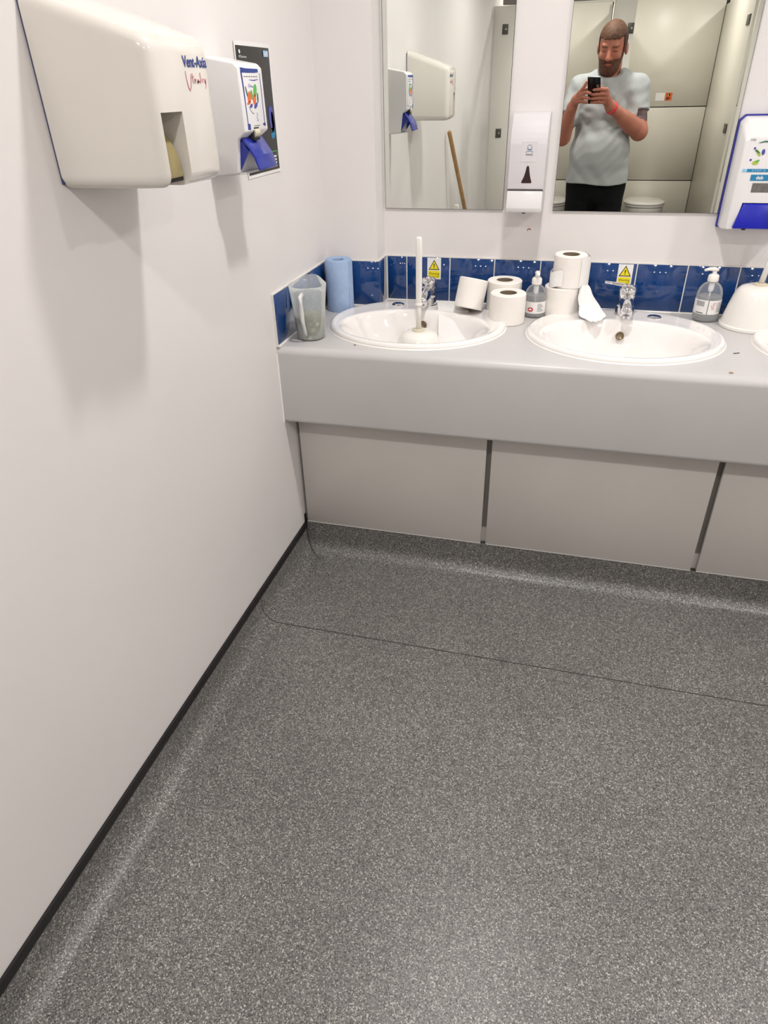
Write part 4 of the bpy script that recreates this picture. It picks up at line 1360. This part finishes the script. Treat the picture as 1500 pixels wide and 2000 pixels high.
def field_obj(name, fd, m, parent, extra=None, pick=None):
    V, Q = fd.mesh()
    idx = None
    if pick is not None:
        idx = pick(V[Q].mean(1))
    V = V - np.array(ORG[parent.name])
    me = bpy.data.meshes.new(name)
    me.vertices.add(len(V))
    me.vertices.foreach_set('co', V.astype(np.float32).ravel())
    me.loops.add(len(Q) * 4)
    me.loops.foreach_set('vertex_index', Q.astype(np.int32).ravel())
    me.polygons.add(len(Q))
    me.polygons.foreach_set('loop_start', np.arange(0, len(Q) * 4, 4, dtype=np.int32))
    me.polygons.foreach_set('use_smooth', [True] * len(Q))
    me.materials.append(MATS[m])
    for x in (extra or []):
        me.materials.append(MATS[x])
    if idx is not None:
        me.polygons.foreach_set('material_index', idx.astype(np.int32))
    me.update(calc_edges=True)
    me.validate()
    o = bpy.data.objects.new(name, me)
    COL.objects.link(o)
    o.parent = parent
    ORG[o.name] = ORG[parent.name]
    return o

def build_person():
    t = thing('person', 'person in grey t-shirt and black bottoms holding up a phone, reflected in the mirror', 'person', (0.885, -2.73, 0.0))
    # head frame: turned a little to the left and bowed towards the phone
    fwd = Vector((-0.17, 0.93, -0.30)).normalized()
    rgt = fwd.cross(Vector((0.03, 0, 1))).normalized()
    up = rgt.cross(fwd).normalized()
    HC = Vector((0.878, -2.665, 1.592))
    RM = [list(rgt), list(fwd), list(up)]
    def H(x, y, z):
        return HC + rgt * x + fwd * y + up * z
    shL, shR = Vector((0.715, -2.705, 1.385)), Vector((1.062, -2.705, 1.385))
    elL, elR = Vector((0.645, -2.60, 1.125)), Vector((1.098, -2.625, 1.150))
    wrL, wrR = Vector((0.690, -2.435, 1.290)), Vector((0.908, -2.445, 1.288))
    hipL, hipR = Vector((0.795, -2.73, 0.88)), Vector((0.975, -2.73, 0.88))
    knL, knR = Vector((0.785, -2.715, 0.49)), Vector((0.985, -2.715, 0.49))
    anL, anR = Vector((0.775, -2.755, 0.075)), Vector((0.995, -2.755, 0.075))
    def head(fd, g=0.0, k=0.02):
        fd.ell(H(0, -0.012, 0.032), (0.076 + g, 0.094 + g, 0.088 + g), k, RM)
        fd.ell(H(0, 0.022, -0.025), (0.066 + g, 0.066 + g, 0.088 + g), k, RM)
        fd.ell(H(0, 0.040, -0.088), (0.052 + g, 0.046 + g, 0.038 + g), k, RM)
    # ---- body
    fd = Field((0.55, -2.95, -0.01), (1.22, -2.30, 1.76), 0.0045)
    fd.ell((0.887, -2.735, 0.90), (0.165, 0.115, 0.13), 0.03)
    fd.ell((0.882, -2.69, 1.03), (0.165, 0.135, 0.16), 0.03)
    fd.ell((0.887, -2.715, 1.25), (0.165, 0.110, 0.19), 0.04)
    fd.cap(shL + Vector((0.01, 0, -0.01)), shR + Vector((-0.01, 0, -0.01)), 0.050, 0.050, 0.03)
    fd.cap((0.888, -2.715, 1.40), H(0, -0.03, -0.06), 0.062, 0.060, 0.03)
    head(fd)
    # face
    fd.cap(H(-0.034, 0.074, 0.020), H(0.034, 0.074, 0.020), 0.012, 0.012, 0.014)
    fd.ell(H(-0.032, 0.094, -0.002), (0.017, 0.014, 0.011), 0.010, RM, sub=True)
    fd.ell(H(0.032, 0.094, -0.002), (0.017, 0.014, 0.011), 0.010, RM, sub=True)
    fd.ell(H(-0.031, 0.072, -0.002), (0.0125, 0.0125, 0.0115), 0.003, RM)
    fd.ell(H(0.031, 0.072, -0.002), (0.0125, 0.0125, 0.0115), 0.003, RM)
    fd.cap(H(0, 0.084, 0.008), H(0, 0.106, -0.038), 0.008, 0.0125, 0.010)
    fd.cap(H(-0.012, 0.094, -0.042), H(0.012, 0.094, -0.042), 0.008, 0.008, 0.007)
    fd.ell(H(-0.040, 0.058, -0.035), (0.022, 0.018, 0.018), 0.015, RM)
    fd.ell(H(0.040, 0.058, -0.035), (0.022, 0.018, 0.018), 0.015, RM)
    fd.cap(H(-0.019, 0.082, -0.072), H(0.019, 0.082, -0.072), 0.0075, 0.0075, 0.006)
    for s in (-1, 1):
        fd.ell(H(s * 0.080, -0.012, -0.018), (0.010, 0.021, 0.033), 0.008, RM)
    # arms
    fd.cap(shL, elL, 0.050, 0.046, 0.02)
    fd.cap(shR, elR, 0.050, 0.047, 0.02)
    fd.cap(elL, wrL, 0.047, 0.029, 0.02)
    fd.cap(elR, wrR, 0.049, 0.030, 0.02)
    fd.cap(elR * 0.75 + wrR * 0.25, elR * 0.45 + wrR * 0.55, 0.049, 0.040, 0.02)
    # right hand: palm at the phone's edge, four fingers across its back
    fs = 0.004
    pR = Vector((0.876, -2.405, 1.330))
    fd.cap(wrR, pR, 0.027, 0.027, 0.015)
    kn = [Vector((0.872, -2.366, 1.374)), Vector((0.876, -2.371, 1.352)), Vector((0.874, -2.380, 1.332)), Vector((0.868, -2.391, 1.313))]
    for q in kn:
        fd.cap(pR, q, 0.022, 0.0125, 0.010)
    mid = [Vector((0.846, -2.346, 1.377)), Vector((0.846, -2.355, 1.354)), Vector((0.842, -2.366, 1.334)), Vector((0.838, -2.380, 1.315))]
    tip = [Vector((0.802, -2.348, 1.374)), Vector((0.792, -2.359, 1.351)), Vector((0.790, -2.371, 1.331)), Vector((0.796, -2.385, 1.313))]
    for a, b, c in zip(kn, mid, tip):
        fd.cap(a, b, 0.0105, 0.0095, fs)
        fd.cap(b, (b + c) / 2, 0.0095, 0.009, fs)
        fd.cap((b + c) / 2, c, 0.009, 0.0078, fs)
    fd.cap(pR, Vector((0.872, -2.415, 1.362)), 0.018, 0.013, 0.008)
    fd.cap(Vector((0.872, -2.415, 1.362)), Vector((0.838, -2.402, 1.388)), 0.0115, 0.009, fs)
    # left hand: index along the phone's side, other fingers over its back
    pL = Vector((0.708, -2.400, 1.328))
    fd.cap(wrL, pL, 0.026, 0.026, 0.015)
    ch = [[(0.722, -2.372, 1.362), (0.742, -2.352, 1.384), (0.752, -2.345, 1.400), (0.758, -2.342, 1.414)],
          [(0.728, -2.366, 1.350), (0.752, -2.345, 1.362), (0.770, -2.340, 1.362), (0.786, -2.336, 1.358)],
          [(0.724, -2.374, 1.332), (0.750, -2.352, 1.340), (0.768, -2.348, 1.338), (0.783, -2.348, 1.333)],
          [(0.716, -2.384, 1.315), (0.742, -2.366, 1.320), (0.758, -2.364, 1.317), (0.772, -2.366, 1.312)]]
    for c in ch:
        c = [Vector(q) for q in c]
        fd.cap(pL, c[0], 0.021, 0.012, 0.010)
        for i in range(3):
            fd.cap(c[i], c[i + 1], 0.0102 - 0.0009 * i, 0.0093 - 0.0008 * i, fs)
    fd.cap(pL, Vector((0.726, -2.415, 1.360)), 0.017, 0.0125, 0.008)
    fd.cap(Vector((0.726, -2.415, 1.360)), Vector((0.762, -2.402, 1.380)), 0.011, 0.009, fs)
    # legs
    for hp, kn_, an in ((hipL, knL, anL), (hipR, knR, anR)):
        fd.cap(hp, kn_, 0.082, 0.056, 0.03)
        fd.cap(kn_, an, 0.056, 0.038, 0.02)
        fd.cap(an, an + Vector((0, 0.12, -0.04)), 0.036, 0.03, 0.02)
    def pick(c):
        i = np.zeros(len(c), int)
        ua = np.array(elR - shR)
        tt = ((c - np.array(shR)) @ ua) / (ua @ ua)
        away = np.linalg.norm(c - np.array(shR) - np.clip(tt, 0, 1)[:, None] * ua, axis=1)
        edge = 0.80 + 0.03 * np.sin(c[:, 0] * 90) + 0.02 * np.sin(c[:, 1] * 130)
        i[(tt > 0.3) & (tt < edge) & (away < 0.062) & (c[:, 0] > 1.0)] = 1
        # brows and lips
        L = (c - np.array(HC))
        lx, ly, lz = L @ np.array(rgt), L @ np.array(fwd), L @ np.array(up)
        i[(abs(abs(lx) - 0.032) < 0.019) & (lz > 0.012) & (lz < 0.021) & (ly > 0.05)] = 2
        i[(abs(lx) < 0.02) & (abs(lz + 0.072) < 0.007) & (ly > 0.05)] = 3
        i[(abs(abs(lx) - 0.032) < 0.013) & (abs(lz + 0.007) < 0.003) & (ly > 0.05)] = 2
        return i
    field_obj('body', fd, 'skin', t, ['tattoo', 'brow', 'lip'], pick)
    # ---- t-shirt
    fd = Field((0.60, -2.92, 0.82), (1.20, -2.48, 1.50), 0.005)
    fd.ell((0.884, -2.722, 0.87), (0.193, 0.148, 0.26), 0.03)
    fd.ell((0.880, -2.690, 1.03), (0.184, 0.152, 0.18), 0.03)
    fd.ell((0.885, -2.715, 1.24), (0.182, 0.126, 0.21), 0.05)
    fd.cap((0.725, -2.707, 1.382), (1.055, -2.707, 1.378), 0.067, 0.067, 0.06)
    fd.cap((0.84, -2.712, 1.405), (0.935, -2.712, 1.405), 0.066, 0.066, 0.07)
    sl = [(shL, elL, 0.0), (shR, elR, 0.0)]
    for a, b, _ in sl:
        fd.cap(a, a + (b - a) * 0.62, 0.064, 0.064, 0.03)
    X, Y, Z = fd.coords()
    d1 = np.sqrt((X - 0.66) ** 2 + (Z - 1.30) ** 2)
    d2 = np.sqrt((X - 1.10) ** 2 + (Z - 1.23) ** 2)
    fold = 0.0034 * np.sin(17 * np.arctan2(Z - 1.30, X - 0.66) + 6 * d1) * np.exp(-2.6 * d1) * np.clip(d1 * 7 - 0.45, 0, 1) \
        + 0.0024 * np.sin(11 * np.arctan2(Z - 1.23, X - 1.10) + 5 * d2) * np.exp(-4.0 * d2) * np.clip(d2 * 7 - 0.45, 0, 1) \
        + 0.0022 * np.sin(48 * X + 30 * Z + 3.0 * np.sin(13 * Z + 9 * X)) + 0.0009 * np.sin(95 * Z - 60 * X + 2 * np.sin(30 * X))
    fd.F += fold.astype(np.float32)
    hem = (0.856 + 0.006 * np.sin(18 * X)).astype(np.float32)
    fd.F = np.maximum(fd.F, hem - Z)
    for a, b, _ in sl:
        d = np.array((b - a).normalized())
        q = np.array(a + (b - a) * 0.56)
        side = (X - q[0]) * d[0] + (Y - q[1]) * d[1] + (Z - q[2]) * d[2]
        arm = (np.abs(X - 0.886) > 0.165) & (Z < 1.36) & (Z > 1.08)
        # only the sleeve is trimmed here, never the body of the shirt
        sleeve_d = np.sqrt((X - q[0]) ** 2 + (Y - q[1]) ** 2 + (Z - q[2]) ** 2)
        out = (np.abs(X - 0.886) > 0.188) & (sleeve_d < 0.17)
        fd.F = np.where(out, np.maximum(fd.F, side), fd.F)
    fd.cap((0.888, -2.715, 1.42), H(0, -0.03, -0.05), 0.064, 0.072, 0.006, sub=True)
    fd.ell((0.884, -2.63, 1.462), (0.075, 0.05, 0.028), 0.01, sub=True)
    field_obj('t_shirt', fd, 'shirt', t)
    # ---- black shorts / trousers
    fd = Field((0.64, -2.92, 0.0), (1.13, -2.55, 0.93), 0.0075)
    fd.ell((0.886, -2.730, 0.84), (0.178, 0.128, 0.14), 0.03)
    for hp, kn_, an in ((hipL, knL, anL), (hipR, knR, anR)):
        fd.cap(hp + Vector((0, 0, -0.02)), kn_, 0.095, 0.078, 0.03)
        fd.cap(kn_, an, 0.078, 0.066, 0.02)
    X, Y, Z = fd.coords()
    fd.F = np.maximum(fd.F, Z - 0.885)
    fd.F = np.maximum(fd.F, 0.06 - Z)
    field_obj('trousers', fd, 'trouser', t)
    for an in (anL, anR):
        fd = Field(tuple(an + Vector((-0.08, -0.12, -0.08))), tuple(an + Vector((0.08, 0.24, 0.06))), 0.006)
        fd.cap(an + Vector((0, -0.03, -0.02)), an + Vector((0, 0.14, -0.035)), 0.048, 0.042, 0.02)
        fd.cap(an + Vector((0, -0.03, 0.0)), an + Vector((0, 0.05, -0.01)), 0.05, 0.045, 0.02)
        X, Y, Z = fd.coords()
        fd.F = np.maximum(fd.F, 0.002 - Z)
        field_obj('shoe', fd, 'shoe', t)
    # ---- hair: cropped cap over the skull
    fd = Field((0.76, -2.80, 1.42), (1.0, -2.52, 1.75), 0.004)
    head(fd, 0.006)
    X, Y, Z = fd.coords()
    D = [X - HC.x, Y - HC.y, Z - HC.z]
    lx, ly, lz = [D[0] * a[0] + D[1] * a[1] + D[2] * a[2] for a in RM]
    wob = 0.0025 * np.sin(230 * lx) + 0.002 * np.sin(140 * lz + 90 * lx)
    front = lz - 0.052 - wob                       # hairline over the forehead
    sidep = np.minimum(lz + 0.035, 0.032 - ly - wob)   # temples, sides and back
    keep = np.maximum(front, sidep)
    fd.F = np.maximum(fd.F, -keep)
    def hpick(c):
        L = (c - np.array(HC))
        ax_, az_ = np.abs(L @ np.array(rgt)), L @ np.array(up)
        return ((ax_ > 0.052) & (az_ < 0.068) & ((L @ np.array(fwd)) < 0.04)).astype(int)
    field_obj('hair', fd, 'hair', t, ['hair_dark'], hpick)
    # ---- beard
    fd = Field((0.76, -2.76, 1.40), (1.0, -2.50, 1.68), 0.004)
    head(fd, 0.007)
    fd.ell(H(0, 0.050, -0.105), (0.050, 0.042, 0.040), 0.02, RM)
    D = None
    X, Y, Z = fd.coords()
    D = [X - HC.x, Y - HC.y, Z - HC.z]
    lx, ly, lz = [D[0] * a[0] + D[1] * a[1] + D[2] * a[2] for a in RM]
    wob = 0.0022 * np.sin(210 * lx + 3) + 0.0022 * np.sin(120 * ly)
    cheek = -(lz + 0.052 + wob - 0.55 * np.clip(np.abs(lx) - 0.030, 0, 0.2) - 0.4 * np.clip(0.05 - ly, 0, 0.1))
    behind = ly + 0.012
    keep = np.minimum(cheek, behind)
    fd.F = np.maximum(fd.F, -keep)
    fd.ell(H(0, 0.098, -0.074), (0.019, 0.022, 0.0095), 0.003, RM, sub=True)
    field_obj('beard', fd, 'beard', t)
    # ---- red wristband
    ax = (wrR - elR).normalized()
    c = wrR - ax * 0.012
    a = ax.cross(Vector((0, 0, 1))).normalized()
    b = ax.cross(a).normalized()
    rr = []
    for off, r in ((-0.008, 0.0335), (-0.008, 0.0362), (0.008, 0.0352), (0.008, 0.0325)):
        rr.append([tuple(c + ax * off + a * r * math.cos(2 * PI * i / 32) + b * r * math.sin(2 * PI * i / 32)) for i in range(32)])
    rr.append(rr[0])
    loft('wristband', rr, 'band_red', t, cap0=False, cap1=False)
build_person()

# ------------------------------------------------------------------ phone (the camera looks out of its lens)
def build_phone():
    base = CAM - AX_F * 0.0075
    t = thing('phone', 'black smartphone held up in both hands, reflected in the mirror', 'phone', tuple(base - AX_U * 0.125))
    def P(a, b, d):
        return base + AX_R * a + AX_U * b + AX_F * d
    def slab(name, a0, a1, b0, b1, d0, d1, m, bev):
        v = [P(a, b, d) for a in (a0, a1) for b in (b0, b1) for d in (d0, d1)]
        v, f = bevel_vf(v, BOXF, bev, 3)
        return obj(name, v, f, m, t, smooth=True, angle=50)
    slab('edge_frame', -0.060, 0.0155, -0.130, 0.0270, -0.0075, 0.0012, 'phone_edge', 0.0035)
    slab('back_cover', -0.0592, 0.0147, -0.1292, 0.0262, 0.0, 0.0019, 'phone_black', 0.0008)
    slab('camera_module', -0.012, 0.0125, -0.052, 0.0225, 0.0, 0.0036, 'phone_black', 0.0012)
    for b in (-0.022, -0.042):
        v, f = loft_vf([[P(0.0 + r * math.cos(a), b + r * math.sin(a), d) for a in [2 * PI * i / 20 for i in range(20)]] for r, d in ((0.0085, 0.003), (0.0085, 0.0046), (0.007, 0.0048), (0.006, 0.0042))])
        obj('lens_ring', v, f, 'window_grey', t, smooth=True, angle=40)
    slab('screen', -0.0585, 0.014, -0.1285, 0.0255, -0.0080, -0.0074, 'phone_black', 0.0002)
build_phone()
